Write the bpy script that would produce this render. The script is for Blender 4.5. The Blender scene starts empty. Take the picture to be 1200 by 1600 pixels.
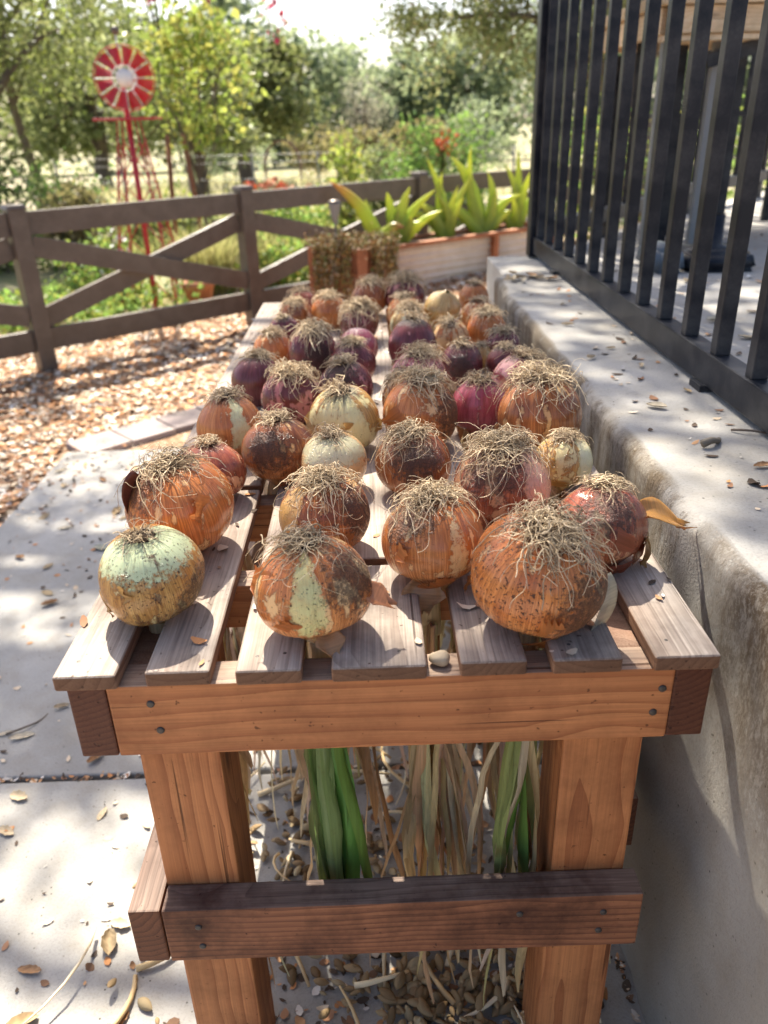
import bpy, bmesh, math, random
import numpy as np
from mathutils import Vector, Matrix, Euler

random.seed(7)
rng = np.random.default_rng(11)
scene = bpy.context.scene
COL = scene.collection
T = 0.767          # height of the bench top above the paving

# ------------------------------------------------------------------ camera
def make_camera():
    p, y, r = 0.4548, 0.0096, 0.0288
    cp, sp, cy, sy = math.cos(p), math.sin(p), math.cos(y), math.sin(y)
    f = Vector((sy*cp, cy*cp, -sp)); rt = Vector((cy, -sy, 0)); dn = f.cross(rt)
    r2 = math.cos(r)*rt + math.sin(r)*dn
    d2 = -math.sin(r)*rt + math.cos(r)*dn
    M = Matrix((r2, -d2, -f)).transposed().to_4x4()
    M.translation = Vector((-0.0008, -0.6372, 0.4756 + T))
    cd = bpy.data.cameras.new('camera'); co = bpy.data.objects.new('camera', cd)
    COL.objects.link(co); co.matrix_world = M
    cd.sensor_fit = 'VERTICAL'; cd.sensor_height = 36.0; cd.sensor_width = 27.0
    cd.lens = 1242.4/1600*36
    cd.clip_start = 0.02; cd.clip_end = 2000
    cd.dof.use_dof = True; cd.dof.focus_distance = 0.96; cd.dof.aperture_fstop = 4.8
    scene.camera = co
make_camera()

# ------------------------------------------------------------------ sky, sun, exposure
SUN = Vector((-0.20, 0.72, 1.0)).normalized()
world = bpy.data.worlds.new('World'); scene.world = world; world.use_nodes = True
wn = world.node_tree.nodes; wl = world.node_tree.links
sky = wn.new('ShaderNodeTexSky'); sky.sky_type = 'NISHITA'; sky.sun_disc = False
sky.sun_elevation = math.asin(SUN.z); sky.sun_rotation = math.atan2(SUN.x, SUN.y)
sky.air_density = 0.8; sky.dust_density = 3.0; sky.ozone_density = 0.5
bg = wn['Background']; bg.inputs['Strength'].default_value = 0.105
wl.new(sky.outputs[0], bg.inputs['Color'])
sd = bpy.data.lights.new('sun', 'SUN'); so = bpy.data.objects.new('sun', sd); COL.objects.link(so)
sd.energy = 4.8; sd.angle = math.radians(0.53); sd.color = (1.0, 0.93, 0.80)
so.location = (-2, 8, 12); so.rotation_euler = (-SUN).to_track_quat('-Z', 'Y').to_euler()
scene.view_settings.view_transform = 'Standard'; scene.view_settings.look = 'None'
scene.view_settings.gamma = 1.0; scene.view_settings.exposure = 1.56
scene.view_settings.use_curve_mapping = False
scene.render.engine = 'CYCLES'
scene.cycles.use_denoising = True
scene.cycles.max_bounces = 8; scene.cycles.diffuse_bounces = 4; scene.cycles.transparent_max_bounces = 8

# ------------------------------------------------------------------ helpers
def tag(o, label=None, cat=None, group=None, kind=None):
    if label: o['label'] = label
    if cat: o['category'] = cat
    if group: o['group'] = group
    if kind: o['kind'] = kind
    return o

def empty(name, loc, label=None, cat=None, group=None, rz=0.0):
    o = bpy.data.objects.new(name, None); COL.objects.link(o)
    o.location = loc; o.rotation_euler = (0, 0, rz); o.empty_display_size = 0.05
    return tag(o, label, cat, group)

def link(name, me, mat=None, parent=None, loc=(0, 0, 0), rot=(0, 0, 0)):
    o = bpy.data.objects.new(name, me); COL.objects.link(o)
    if mat is not None and len(me.materials) == 0: me.materials.append(mat)
    if parent is not None: o.parent = parent
    o.location = loc; o.rotation_euler = rot
    return o

def np_mesh(name, V, Q, C=None, smooth=True):
    """V (n,3); Q (m,4) or (m,3) integer faces; C (n,3) optional colours of the thing itself."""
    V = np.asarray(V, np.float32); Q = np.asarray(Q, np.int32)
    me = bpy.data.meshes.new(name); k = Q.shape[1]
    me.vertices.add(len(V)); me.vertices.foreach_set('co', V.ravel())
    me.loops.add(Q.size); me.loops.foreach_set('vertex_index', Q.ravel())
    me.polygons.add(len(Q))
    me.polygons.foreach_set('loop_start', np.arange(0, Q.size, k, dtype=np.int32))
    me.polygons.foreach_set('loop_total', np.full(len(Q), k, np.int32))
    me.polygons.foreach_set('use_smooth', np.full(len(Q), smooth, bool))
    if C is not None:
        a = me.color_attributes.new('col', 'FLOAT_COLOR', 'POINT')
        C4 = np.ones((len(V), 4), np.float32); C4[:, :3] = C
        a.data.foreach_set('color', C4.ravel())
    me.update(calc_edges=True); me.validate()
    return me

class MB:
    def __init__(s): s.V = []; s.Q = []; s.C = []; s.n = 0
    def add(s, V, Q, c=None):
        V = np.asarray(V, float).reshape(-1, 3); Q = np.asarray(Q, int)
        s.V.append(V); s.Q.append(Q + s.n); s.n += len(V)
        c = np.array((1, 1, 1) if c is None else c, float)
        s.C.append(np.broadcast_to(c, (len(V), 3)))
    def box(s, lo, hi, c=None):
        x0, y0, z0 = lo; x1, y1, z1 = hi
        V = [(x0,y0,z0),(x1,y0,z0),(x1,y1,z0),(x0,y1,z0),(x0,y0,z1),(x1,y0,z1),(x1,y1,z1),(x0,y1,z1)]
        s.add(V, [(0,3,2,1),(4,5,6,7),(0,1,5,4),(1,2,6,5),(2,3,7,6),(3,0,4,7)], c)
    def tube(s, P, r, sides=6, c=None, cap=True):
        P = np.asarray(P, float); n = len(P); r = np.broadcast_to(np.asarray(r, float), (n,))
        D = np.gradient(P, axis=0); D /= np.linalg.norm(D, axis=1)[:, None] + 1e-9
        ref = np.array((0.0, 0.0, 1.0)) if abs(D[:, 2]).mean() < 0.8 else np.array((1.0, 0.0, 0.0))
        U = np.cross(D, ref); U /= np.linalg.norm(U, axis=1)[:, None] + 1e-9
        W = np.cross(D, U)
        a = np.arange(sides)*2*np.pi/sides
        ring = P[:, None, :] + r[:, None, None]*(np.cos(a)[None, :, None]*U[:, None, :] + np.sin(a)[None, :, None]*W[:, None, :])
        V = ring.reshape(-1, 3)
        i, j = np.meshgrid(np.arange(n-1), np.arange(sides), indexing='ij')
        j2 = (j+1) % sides
        Q = np.stack([i*sides+j, i*sides+j2, (i+1)*sides+j2, (i+1)*sides+j], -1).reshape(-1, 4)
        if cap:
            V = np.vstack([V, P[:1], P[-1:]]); b = n*sides
            k = np.arange(0, sides, 2)
            Q = np.vstack([Q, np.stack([np.full(len(k), b), (k+2) % sides, (k+1) % sides, k], 1),
                           np.stack([np.full(len(k), b+1), (n-1)*sides+k, (n-1)*sides+(k+1) % sides, (n-1)*sides+(k+2) % sides], 1)]) if sides % 2 == 0 else Q
        s.add(V, Q, c)
    def mesh(s, name, smooth=True, col=False):
        return np_mesh(name, np.vstack(s.V), np.vstack(s.Q), np.vstack(s.C) if col else None, smooth)
    def build(s, name, mat, parent=None, loc=(0,0,0), rot=(0,0,0), smooth=True, col=False):
        return link(name, s.mesh(name, smooth, col), mat, parent, loc, rot)

_box_cache = {}
def box_mesh(name, sx, sy, sz, bev=0.002, seg=2, mat=None):
    key = (name, round(sx, 4), round(sy, 4), round(sz, 4), bev, mat.name if mat else '')
    if key in _box_cache: return _box_cache[key]
    bm = bmesh.new(); bmesh.ops.create_cube(bm, size=1.0)
    bmesh.ops.scale(bm, vec=(sx, sy, sz), verts=bm.verts)
    if bev: bmesh.ops.bevel(bm, geom=bm.edges[:], offset=bev, segments=seg, affect='EDGES', profile=0.6)
    me = bpy.data.meshes.new(name); bm.to_mesh(me); bm.free()
    if mat: me.materials.append(mat)
    _box_cache[key] = me
    return me

def board(name, a, b, w, h, mat, parent=None, bev=0.0025, seg=2, roll=0.0):
    """A board from a to b (its long axis is local Y), w across, h thick (local Z)."""
    a = Vector(a); b = Vector(b); d = b - a; L = d.length
    me = box_mesh(name, w, L, h, bev, seg, mat)
    y = d.normalized(); up = Vector((0, 0, 1))
    if abs(y.dot(up)) > 0.95: up = Vector((0, -1, 0))
    x = y.cross(up).normalized(); z = x.cross(y)
    R = Matrix((x, y, z)).transposed() @ Matrix.Rotation(roll, 3, 'Y')
    o = bpy.data.objects.new(name, me); COL.objects.link(o)
    if parent is not None: o.parent = parent
    o.rotation_euler = R.to_euler(); o.location = (a + b)/2
    return o

def lathe(prof, sides=16):
    prof = np.asarray(prof, float); n = len(prof); a = np.arange(sides)*2*np.pi/sides
    V = np.stack([prof[:, 0][:, None]*np.cos(a), prof[:, 0][:, None]*np.sin(a), np.repeat(prof[:, 1][:, None], sides, 1)], -1).reshape(-1, 3)
    i, j = np.meshgrid(np.arange(n-1), np.arange(sides), indexing='ij'); j2 = (j+1) % sides
    Q = np.stack([i*sides+j, i*sides+j2, (i+1)*sides+j2, (i+1)*sides+j], -1).reshape(-1, 4)
    return V, Q

# ------------------------------------------------------------------ material helpers
def mat_new(name, rough=0.6, spec=0.4):
    m = bpy.data.materials.new(name); m.use_nodes = True
    nt = m.node_tree; b = nt.nodes['Principled BSDF']
    b.inputs['Roughness'].default_value = rough
    b.inputs['Specular IOR Level'].default_value = spec
    return m, nt, b

class NT:
    def __init__(s, nt): s.nt = nt
    def n(s, t, **kw):
        x = s.nt.nodes.new(t)
        for k, v in kw.items(): setattr(x, k, v)
        return x
    def l(s, a, b): s.nt.links.new(a, b)
    def val(s, sock, v):
        if hasattr(v, 'links') or isinstance(v, bpy.types.NodeSocket): s.l(v, sock)
        else: sock.default_value = v
    def math(s, op, a, b=0.0, c=None, clamp=False):
        x = s.n('ShaderNodeMath', operation=op, use_clamp=clamp)
        s.val(x.inputs[0], a); s.val(x.inputs[1], b)
        if c is not None: s.val(x.inputs[2], c)
        return x.outputs[0]
    def vmath(s, op, a, b=None, scale=None):
        x = s.n('ShaderNodeVectorMath', operation=op); s.val(x.inputs[0], a)
        if b is not None: s.val(x.inputs[1], b)
        if scale is not None: s.val(x.inputs['Scale'], scale)
        return x.outputs['Value'] if op in ('DOT_PRODUCT', 'LENGTH') else x.outputs['Vector']
    def noise(s, vec, scale, detail=4, rough=0.55, dist=0.0):
        x = s.n('ShaderNodeTexNoise'); s.l(vec, x.inputs['Vector'])
        x.inputs['Scale'].default_value = scale; x.inputs['Detail'].default_value = detail
        x.inputs['Roughness'].default_value = rough; x.inputs['Distortion'].default_value = dist
        return x.outputs['Fac']
    def ramp(s, fac, stops, interp='LINEAR'):
        x = s.n('ShaderNodeValToRGB'); s.l(fac, x.inputs[0]); e = x.color_ramp.elements
        x.color_ramp.interpolation = interp
        while len(e) < len(stops): e.new(0.5)
        for el, (p, c) in zip(e, stops):
            el.position = p
            el.color = (c, c, c, 1) if isinstance(c, (int, float)) else (*c, 1)
        return x.outputs['Color']
    def mix(s, fac, a, b, mode='MIX'):
        x = s.n('ShaderNodeMix', data_type='RGBA', blend_type=mode)
        s.val(x.inputs[0], fac)
        for sock, v in ((x.inputs[6], a), (x.inputs[7], b)):
            if isinstance(v, tuple): sock.default_value = (*v[:3], 1)
            else: s.l(v, sock)
        return x.outputs[2]
    def attr(s, name, kind='OBJECT'):
        return s.n('ShaderNodeAttribute', attribute_type=kind, attribute_name=name)
    def comb(s, x, y, z):
        c = s.n('ShaderNodeCombineXYZ')
        for i, v in enumerate((x, y, z)): s.val(c.inputs[i], v)
        return c.outputs[0]
    def sep(s, v):
        c = s.n('ShaderNodeSeparateXYZ'); s.l(v, c.inputs[0]); return c.outputs
    def bump(s, h, strength=0.3, dist=0.002, b=None):
        x = s.n('ShaderNodeBump'); x.inputs['Strength'].default_value = strength
        x.inputs['Distance'].default_value = dist; s.l(h, x.inputs['Height'])
        if b is not None: s.l(x.outputs[0], b.inputs['Normal'])
        return x.outputs[0]
    def objco(s): return s.n('ShaderNodeTexCoord').outputs['Object']
    def rnd(s): return s.n('ShaderNodeObjectInfo').outputs['Random']

def wood(name, light, dark, weather=None, weather_dark=None, rough=0.75, ring=95.0, grimy=0.5):
    """Sawn timber: growth rings round an axis along local Y, so ends show arcs and faces long grain.
    weather = colour of the bleached upper face."""
    m, nt, b = mat_new(name, rough, 0.25); t = NT(nt)
    co = t.objco(); r = t.rnd()
    off = t.comb(t.math('MULTIPLY', r, 37.0), t.math('MULTIPLY', r, 91.0), t.math('MULTIPLY', r, 53.0))
    p = t.vmath('ADD', co, off)
    x, y, z = t.sep(co)
    ox = t.math('MULTIPLY_ADD', r, 0.09, -0.045)
    oz = t.math('MULTIPLY_ADD', t.math('FRACT', t.math('MULTIPLY', r, 7.31)), -0.06, -0.025)
    wob = t.noise(t.vmath('MULTIPLY', p, (6, 1.6, 6)), 1.0, 3)
    wx = t.math('MULTIPLY_ADD', wob, 0.05, t.math('ADD', x, ox))
    wz = t.math('MULTIPLY_ADD', wob, -0.03, t.math('ADD', z, oz))
    rad = t.math('SQRT', t.math('ADD', t.math('MULTIPLY', wx, wx), t.math('MULTIPLY', wz, wz)))
    kv = t.n('ShaderNodeTexVoronoi'); kv.inputs['Scale'].default_value = 1.0; t.l(t.vmath('MULTIPLY', p, (7, 2.4, 7)), kv.inputs['Vector'])
    kd = kv.outputs['Distance']; kn = t.ramp(kd, [(0.0, 1.0), (0.30, 0.0)])
    rad = t.math('MULTIPLY_ADD', kn, 0.03, rad)
    saw = t.math('FRACT', t.math('MULTIPLY', rad, ring))
    ringv = t.math('POWER', saw, 2.2)
    fib = t.noise(t.vmath('MULTIPLY', p, (420, 7, 420)), 1.0, 3, 0.6)
    blot = t.noise(t.vmath('MULTIPLY', p, (14, 3, 14)), 1.0, 4)
    base = t.mix(t.math('MULTIPLY', ringv, 0.85), light, dark)
    base = t.mix(t.math('MULTIPLY', t.ramp(blot, [(0.35, 0.0), (0.75, 1.0)]), 0.45), base, dark)
    base = t.mix(0.28, base, t.ramp(fib, [(0.25, 0.25), (0.75, 0.95)]), 'OVERLAY')
    h = t.math('MULTIPLY_ADD', fib, 0.6, t.math('MULTIPLY', ringv, -0.6))
    if weather:
        wt = t.mix(t.math('MULTIPLY', ringv, 0.7), weather, weather_dark)
        wt = t.mix(t.ramp(blot, [(0.40, 0.0), (0.8, 0.65)]), wt, weather_dark)
        wt = t.mix(0.4, wt, t.ramp(fib, [(0.3, 0.2), (0.7, 0.95)]), 'OVERLAY')
        nz = t.sep(t.n('ShaderNodeNewGeometry').outputs['Normal'])[2]
        up = t.ramp(nz, [(0.3, 0.0), (0.8, 1.0)])
        fade = t.math('MULTIPLY', up, t.math('MULTIPLY_ADD', t.ramp(blot, [(0.3, 1.0), (0.75, 0.0)]), 0.35, 0.65))
        base = t.mix(fade, base, wt)
    crk = t.noise(t.vmath('MULTIPLY', p, (110, 1.6, 110)), 1.0, 2, 0.5)
    crack = t.ramp(crk, [(0.68, 0.0), (0.71, 1.0)])
    base = t.mix(t.math('MULTIPLY', crack, 0.75), base, tuple(0.22*c for c in dark))
    base = t.mix(t.math('MULTIPLY', t.ramp(kd, [(0.03, 1.0), (0.085, 0.0)]), 0.8), base, tuple(0.35*c for c in dark))
    grime = t.noise(p, 5.0, 6, 0.7)
    base = t.mix(t.math('MULTIPLY', t.ramp(grime, [(0.46, 0.0), (0.66, 1.0)]), grimy), base, tuple(0.42*c for c in dark))
    h = t.math('MULTIPLY_ADD', crack, -2.5, h)
    ny = t.math('ABSOLUTE', t.sep(t.n('ShaderNodeTexCoord').outputs['Normal'])[1])
    base = t.mix(t.math('MULTIPLY', t.ramp(ny, [(0.6, 0.0), (0.9, 1.0)]), 0.55), base, tuple(0.5*c for c in dark))
    # knots / nail stains / specks
    sp = t.noise(p, 120.0, 2)
    base = t.mix(t.ramp(sp, [(0.70, 0.0), (0.76, 0.8)]), base, tuple(0.35*c for c in dark))
    t.l(base, b.inputs['Base Color'])
    t.bump(h, 0.5, 0.0012, b)
    return m

def painted(name, col, rough=0.45, dust=(0.35, 0.32, 0.28), dustamt=0.35, spec=0.4, metal=0.0):
    m, nt, b = mat_new(name, rough, spec); t = NT(nt); co = t.objco()
    n1 = t.noise(co, 9.0, 6, 0.65); n2 = t.noise(co, 160.0, 3)
    f = t.math('MULTIPLY', t.math('MULTIPLY', t.ramp(n1, [(0.42, 0.0), (0.8, 1.0)]), dustamt), t.math('MULTIPLY_ADD', n2, 0.8, 0.5))
    c = t.mix(f, col, dust); t.l(c, b.inputs['Base Color'])
    b.inputs['Metallic'].default_value = metal
    t.l(t.math('MULTIPLY_ADD', f, 0.5, rough, clamp=True), b.inputs['Roughness'])
    t.bump(n2, 0.12, 0.001, b)
    return m

def leafmat(name, rough=0.5, trans=0.35, spec=0.35, streak=0.0, fromattr=True, axis=(260, 260, 5)):
    """Foliage whose colour comes from the leaves' own colour attribute, partly translucent."""
    m, nt, b = mat_new(name, rough, spec); t = NT(nt)
    if fromattr: c = t.attr('col', 'GEOMETRY').outputs['Color']
    else:
        a = t.attr('tint'); c = a.outputs['Color']
    if streak:
        x = t.objco(); n = t.noise(t.vmath('MULTIPLY', x, axis), 1.0, 3)
        n2 = t.noise(x, 30.0, 3)
        c = t.mix(t.math('MULTIPLY', t.ramp(n, [(0.3, 1.0), (0.7, 0.0)]), streak), c, t.mix(0.5, c, (0.03, 0.03, 0.01)))
        c = t.mix(t.ramp(n2, [(0.62, 0.0), (0.8, 0.5)]), c, (0.18, 0.10, 0.03))
        t.bump(n, 0.4, 0.001, b)
    t.l(c, b.inputs['Base Color'])
    if trans > 0:
        tr = t.n('ShaderNodeBsdfTranslucent'); t.l(t.mix(0.28, c, (0.46, 0.50, 0.16)) if fromattr and not streak else c, tr.inputs['Color'])
        mx = t.n('ShaderNodeMixShader'); mx.inputs[0].default_value = trans
        out = nt.nodes['Material Output']
        t.l(b.outputs[0], mx.inputs[1]); t.l(tr.outputs[0], mx.inputs[2]); t.l(mx.outputs[0], out.inputs['Surface'])
    return m

def concrete(name, base=(0.46, 0.455, 0.44), dirt_edge=False):
    m, nt, b = mat_new(name, 0.85, 0.25); t = NT(nt)
    co = t.n('ShaderNodeTexCoord').outputs['Object']
    n1 = t.noise(co, 1.6, 6, 0.6); n2 = t.noise(co, 14.0, 5, 0.65); n3 = t.noise(co, 230.0, 3, 0.7)
    dk = tuple(c*0.66 for c in base); lt = tuple(min(1, c*1.12) for c in base)
    c = t.mix(t.ramp(n1, [(0.3, 0.0), (0.7, 1.0)]), dk, lt)
    c = t.mix(t.math('MULTIPLY', t.ramp(n2, [(0.42, 0.0), (0.72, 1.0)]), 0.5), c, (0.31, 0.27, 0.21))
    c = t.mix(t.math('MULTIPLY', t.ramp(n3, [(0.35, 1.0), (0.5, 0.0)]), 0.22), c, (0.15, 0.14, 0.13))
    vor = t.n('ShaderNodeTexVoronoi'); vor.inputs['Scale'].default_value = 60.0; t.l(co, vor.inputs['Vector'])
    pit = t.math('MULTIPLY', t.ramp(vor.outputs['Distance'], [(0.05, 1.0), (0.13, 0.0)]), t.ramp(n2, [(0.42, 0.0), (0.55, 1.0)]))
    c = t.mix(pit, c, (0.07, 0.06, 0.05))
    h = t.math('ADD', n3, t.math('MULTIPLY', n2, 0.8))
    if dirt_edge:
        x, y, z = t.sep(co)
        nx = t.sep(t.n('ShaderNodeTexCoord').outputs['Normal'])[0]
        nxa = t.math('ABSOLUTE', nx)
        face = t.ramp(t.math('ABSOLUTE', nx), [(0.18, 0.0), (0.6, 1.0)])
        str_ = t.noise(t.vmath('MULTIPLY', co, (24, 26, 9)), 1.0, 7, 0.78)
        patch = t.noise(t.vmath('MULTIPLY', co, (3.3, 3.3, 1.2)), 1.0, 3)
        zz = t.math('MULTIPLY', t.math('SUBTRACT', z, 0.52), 4.5, clamp=True)
        amt = t.math('MULTIPLY', t.ramp(t.math('ADD', str_, t.math('MULTIPLY', t.math('SUBTRACT', patch, 0.5), 0.8)), [(0.38, 0.0), (0.55, 1.0)]), zz)
        amt = t.math('MULTIPLY', amt, face)
        c = t.mix(t.math('MULTIPLY', amt, 0.85), c, (0.15, 0.105, 0.062))
        stain = t.math('MULTIPLY', face, t.math('MULTIPLY', t.ramp(patch, [(0.4, 0.0), (0.7, 1.0)]), 0.45))
        c = t.mix(stain, c, (0.24, 0.21, 0.155))
        edge = t.math('MULTIPLY', t.math('SUBTRACT', z, 0.50), 5.0, clamp=True)
        pm = t.noise(t.vmath('MULTIPLY', co, (2.0, 2.6, 1.6)), 1.0, 4, 0.7)
        front = t.math('MULTIPLY', t.math('SUBTRACT', 0.55, y), 0.30, clamp=True)
        crust = t.math('MULTIPLY', t.math('MULTIPLY', edge, t.ramp(nxa, [(0.06, 0.0), (0.35, 1.0)])), t.ramp(t.math('ADD', pm, front), [(0.52, 0.0), (0.74, 1.0)]))
        grain = t.ramp(t.noise(t.vmath('MULTIPLY', co, (150, 150, 75)), 1.0, 6, 0.85), [(0.45, 0.0), (0.53, 1.0)])
        c = t.mix(t.math('MULTIPLY', crust, 0.55), c, (0.30, 0.235, 0.15))
        c = t.mix(t.math('MULTIPLY', crust, t.math('MULTIPLY', grain, 0.9)), c, (0.105, 0.068, 0.036))
        h = t.math('MULTIPLY_ADD', t.math('MULTIPLY', crust, grain), 4.0, h)
        crumb = t.noise(co, 130.0, 4, 0.75)
        h = t.math('MULTIPLY_ADD', t.math('MULTIPLY', crumb, amt), 6.0, h)
    c = t.mix(0.55, c, t.ramp(t.rnd(), [(0.0, 0.32), (1.0, 0.68)]), 'OVERLAY') if name == 'paver_brick' else c
    t.l(c, b.inputs['Base Color'])
    t.bump(h, 0.55, 0.0022, b)
    return m

def onion_mat():
    m, nt, b = mat_new('onion_skin', 0.36, 0.45); t = NT(nt)
    co = t.objco(); x, y, z = t.sep(co)
    seed = t.attr('seed').outputs['Fac']; R = t.attr('radius').outputs['Fac']
    inv = t.math('DIVIDE', 1.0, R)
    n = t.vmath('SCALE', co, scale=inv)                       # unit-sphere coordinates
    nx, ny, nz = t.sep(n)
    so_ = t.math('MULTIPLY', seed, 13.7)
    rho = t.math('MAXIMUM', t.math('SQRT', t.math('ADD', t.math('MULTIPLY', nx, nx), t.math('MULTIPLY', ny, ny))), 0.02)
    lx = t.math('DIVIDE', nx, rho); ly = t.math('DIVIDE', ny, rho)
    sv = t.comb(t.math('ADD', lx, so_), ly, t.math('MULTIPLY', nz, 0.16))
    fine = t.noise(t.vmath('MULTIPLY', sv, (20, 20, 4)), 1.0, 4, 0.65)     # veins pole to pole
    vein = t.ramp(fine, [(0.40, 0.0), (0.47, 1.0), (0.50, 1.0), (0.57, 0.0)])
    broad = t.noise(t.vmath('MULTIPLY', sv, (3.2, 3.2, 6.0)), 1.0, 4)
    free = t.vmath('ADD', n, t.comb(so_, seed, so_))
    bl = t.noise(free, 2.1, 5, 0.62, 0.6)
    bl2 = t.noise(free, 7.0, 5, 0.7)
    A = t.attr('skin').outputs['Color']; B = t.attr('under').outputs['Color']; D = t.attr('deep').outputs['Color']
    c = t.mix(t.ramp(t.math('MULTIPLY_ADD', nz, 0.12, broad), [(0.36, 0.0), (0.68, 1.0)]), A, D)
    c = t.mix(t.math('MULTIPLY', t.ramp(t.math('MULTIPLY_ADD', nz, -0.5, 0.5), [(0.52, 0.0), (0.9, 1.0)]), 0.5), c, B)
    c = t.mix(t.math('MULTIPLY', vein, 0.62), c, t.mix(0.6, D, (0.10, 0.03, 0.01)))
    # towards the root plate the skin pales in short rays
    # peeled patches showing the paler layer below
    pe = t.attr('peel').outputs['Fac']
    mixv = t.math('ADD', t.math('MULTIPLY', broad, 0.5), t.math('MULTIPLY', bl, 0.5))
    peel = t.ramp(t.math('ADD', mixv, t.math('MULTIPLY_ADD', pe, 0.35, -0.17)), [(0.48, 0.0), (0.52, 1.0)])
    rim = t.ramp(t.math('ADD', mixv, t.math('MULTIPLY_ADD', pe, 0.35, -0.17)), [(0.47, 0.0), (0.492, 1.0), (0.506, 0.0)])
    bu = t.mix(t.math('MULTIPLY', vein, 0.22), B, t.mix(0.5, B, D))
    c = t.mix(t.math('MULTIPLY', rim, 0.6), c, (0.10, 0.035, 0.015))
    c = t.mix(peel, c, bu)
    # one bare wedge running from the root plate downwards
    wv = t.attr('wedge').outputs['Vector']; wx_, wy_, wc = t.sep(wv)
    wdot = t.math('ADD', t.math('MULTIPLY', lx, wx_), t.math('MULTIPLY', ly, wy_))
    wdot = t.math('MULTIPLY_ADD', t.math('SUBTRACT', bl2, 0.5), 0.13, wdot); wdot = t.math('MULTIPLY_ADD', t.math('SUBTRACT', bl, 0.5), 0.10, wdot)
    wdot = t.math('MULTIPLY_ADD', t.math('POWER', t.math('MAXIMUM', nz, 0.0), 2.0), -0.03, wdot)
    we = t.math('MULTIPLY', t.ramp(t.math('SUBTRACT', wdot, wc), [(0.0, 0.0), (0.012, 0.7), (0.05, 1.0)]),
                t.ramp(t.math('ADD', t.math('SUBTRACT', t.math('MULTIPLY_ADD', nz, 0.5, 0.5), t.attr('wedge_low').outputs['Fac']), t.math('MULTIPLY', t.math('SUBTRACT', bl2, 0.5), 0.5)), [(0.0, 0.0), (0.06, 1.0)]))
    WC = t.attr('wedge_colour').outputs['Color']
    c = t.mix(we, c, t.mix(t.math('MULTIPLY', vein, 0.25), WC, t.mix(0.5, WC, (0.40, 0.30, 0.12))))
    # scaly brown scraps of outer skin
    sc = t.attr('scab').outputs['Fac']
    scn = t.noise(t.vmath('MULTIPLY', sv, (9, 9, 9)), 1.0, 6, 0.75)
    scab = t.ramp(t.math('ADD', t.math('MULTIPLY_ADD', bl, 0.55, t.math('MULTIPLY', scn, 0.45)), t.math('MULTIPLY_ADD', sc, 0.3, -0.3)), [(0.495, 0.0), (0.56, 1.0)])
    c = t.mix(t.math('MULTIPLY', scab, 0.9), c, t.mix(fine, (0.05, 0.017, 0.010), (0.17, 0.062, 0.025)))
    # soil: one big smear, specks, and a dirty ring at the roots
    st = t.attr('stain'); sdot = t.vmath('DOT_PRODUCT', t.vmath('NORMALIZE', co), st.outputs['Vector'])
    sm = t.math('ADD', sdot, t.math('MULTIPLY', t.math('SUBTRACT', bl2, 0.5), 1.1))
    smear = t.math('MULTIPLY', t.ramp(sm, [(0.76, 0.0), (0.92, 1.0)]), t.math('MULTIPLY_ADD', t.noise(free, 26.0, 4, 0.7), 1.0, 0.25, clamp=True))
    di = t.attr('dirt').outputs['Fac']
    spk = t.noise(free, 19.0, 3, 0.6)
    speck = t.ramp(t.math('ADD', spk, t.math('MULTIPLY_ADD', di, 0.16, -0.08)), [(0.66, 0.0), (0.70, 1.0)])
    top = t.ramp(t.math('ADD', nz, t.math('MULTIPLY', t.math('SUBTRACT', scn, 0.5), 0.55)), [(0.80, 0.0), (0.96, 1.0)])
    dirt = t.math('MAXIMUM', t.math('MAXIMUM', smear, t.math('MULTIPLY', speck, 0.85)), t.math('MULTIPLY', top, 0.9))
    c = t.mix(dirt, c, t.mix(bl2, (0.014, 0.009, 0.007), (0.055, 0.032, 0.020)))
    t.l(c, b.inputs['Base Color'])
    t.l(t.math('MULTIPLY_ADD', t.math('MAXIMUM', dirt, t.math('MULTIPLY', scab, 0.5)), 0.5, 0.17), b.inputs['Roughness'])
    h = t.math('ADD', t.math('MULTIPLY', fine, 0.35), t.math('MULTIPLY_ADD', scab, 0.5, t.math('MULTIPLY', dirt, t.math('MULTIPLY', spk, 1.6))))
    h = t.math('MULTIPLY_ADD', peel, -0.35, h); h = t.math('MULTIPLY_ADD', we, -0.5, h)
    t.bump(h, 0.8, 0.0022, b)
    b.inputs['Subsurface Weight'].default_value = 0.08
    b.inputs['Subsurface Radius'].default_value = (0.01, 0.005, 0.002)
    b.inputs['Subsurface Scale'].default_value = 0.5
    return m

M = {}
M['slat'] = wood('weathered_slat', (0.30, 0.17, 0.10), (0.17, 0.085, 0.05), (0.42, 0.365, 0.31), (0.24, 0.195, 0.16), 0.8, 110)
M['redwood'] = wood('redwood', (0.49, 0.205, 0.080), (0.28, 0.095, 0.036), (0.36, 0.28, 0.21), (0.2, 0.15, 0.12), 0.62, 62)
M['darkwood'] = wood('dark_redwood', (0.22, 0.085, 0.045), (0.09, 0.03, 0.018), None, None, 0.6, 140, 0.3)
M['railwood'] = wood('stained_rail_wood', (0.32, 0.135, 0.065), (0.11, 0.040, 0.024), (0.23, 0.17, 0.135), (0.11, 0.075, 0.058), 0.65, 120, 0.85)
M['tablewood'] = wood('table_wood', (0.74, 0.55, 0.35), (0.58, 0.39, 0.22), None, None, 0.5, 80)
M['fence'] = painted('fence_paint', (0.110, 0.083, 0.064), 0.34, (0.30, 0.24, 0.18), 0.35)
M['black'] = painted('black_metal', (0.006, 0.008, 0.014), 0.40, (0.34, 0.32, 0.29), 0.22, 0.22)
M['black'].node_tree.nodes['Principled BSDF'].inputs['Coat Weight'].default_value = 0.10
M['black'].node_tree.nodes['Principled BSDF'].inputs['Coat Roughness'].default_value = 0.25
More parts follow.
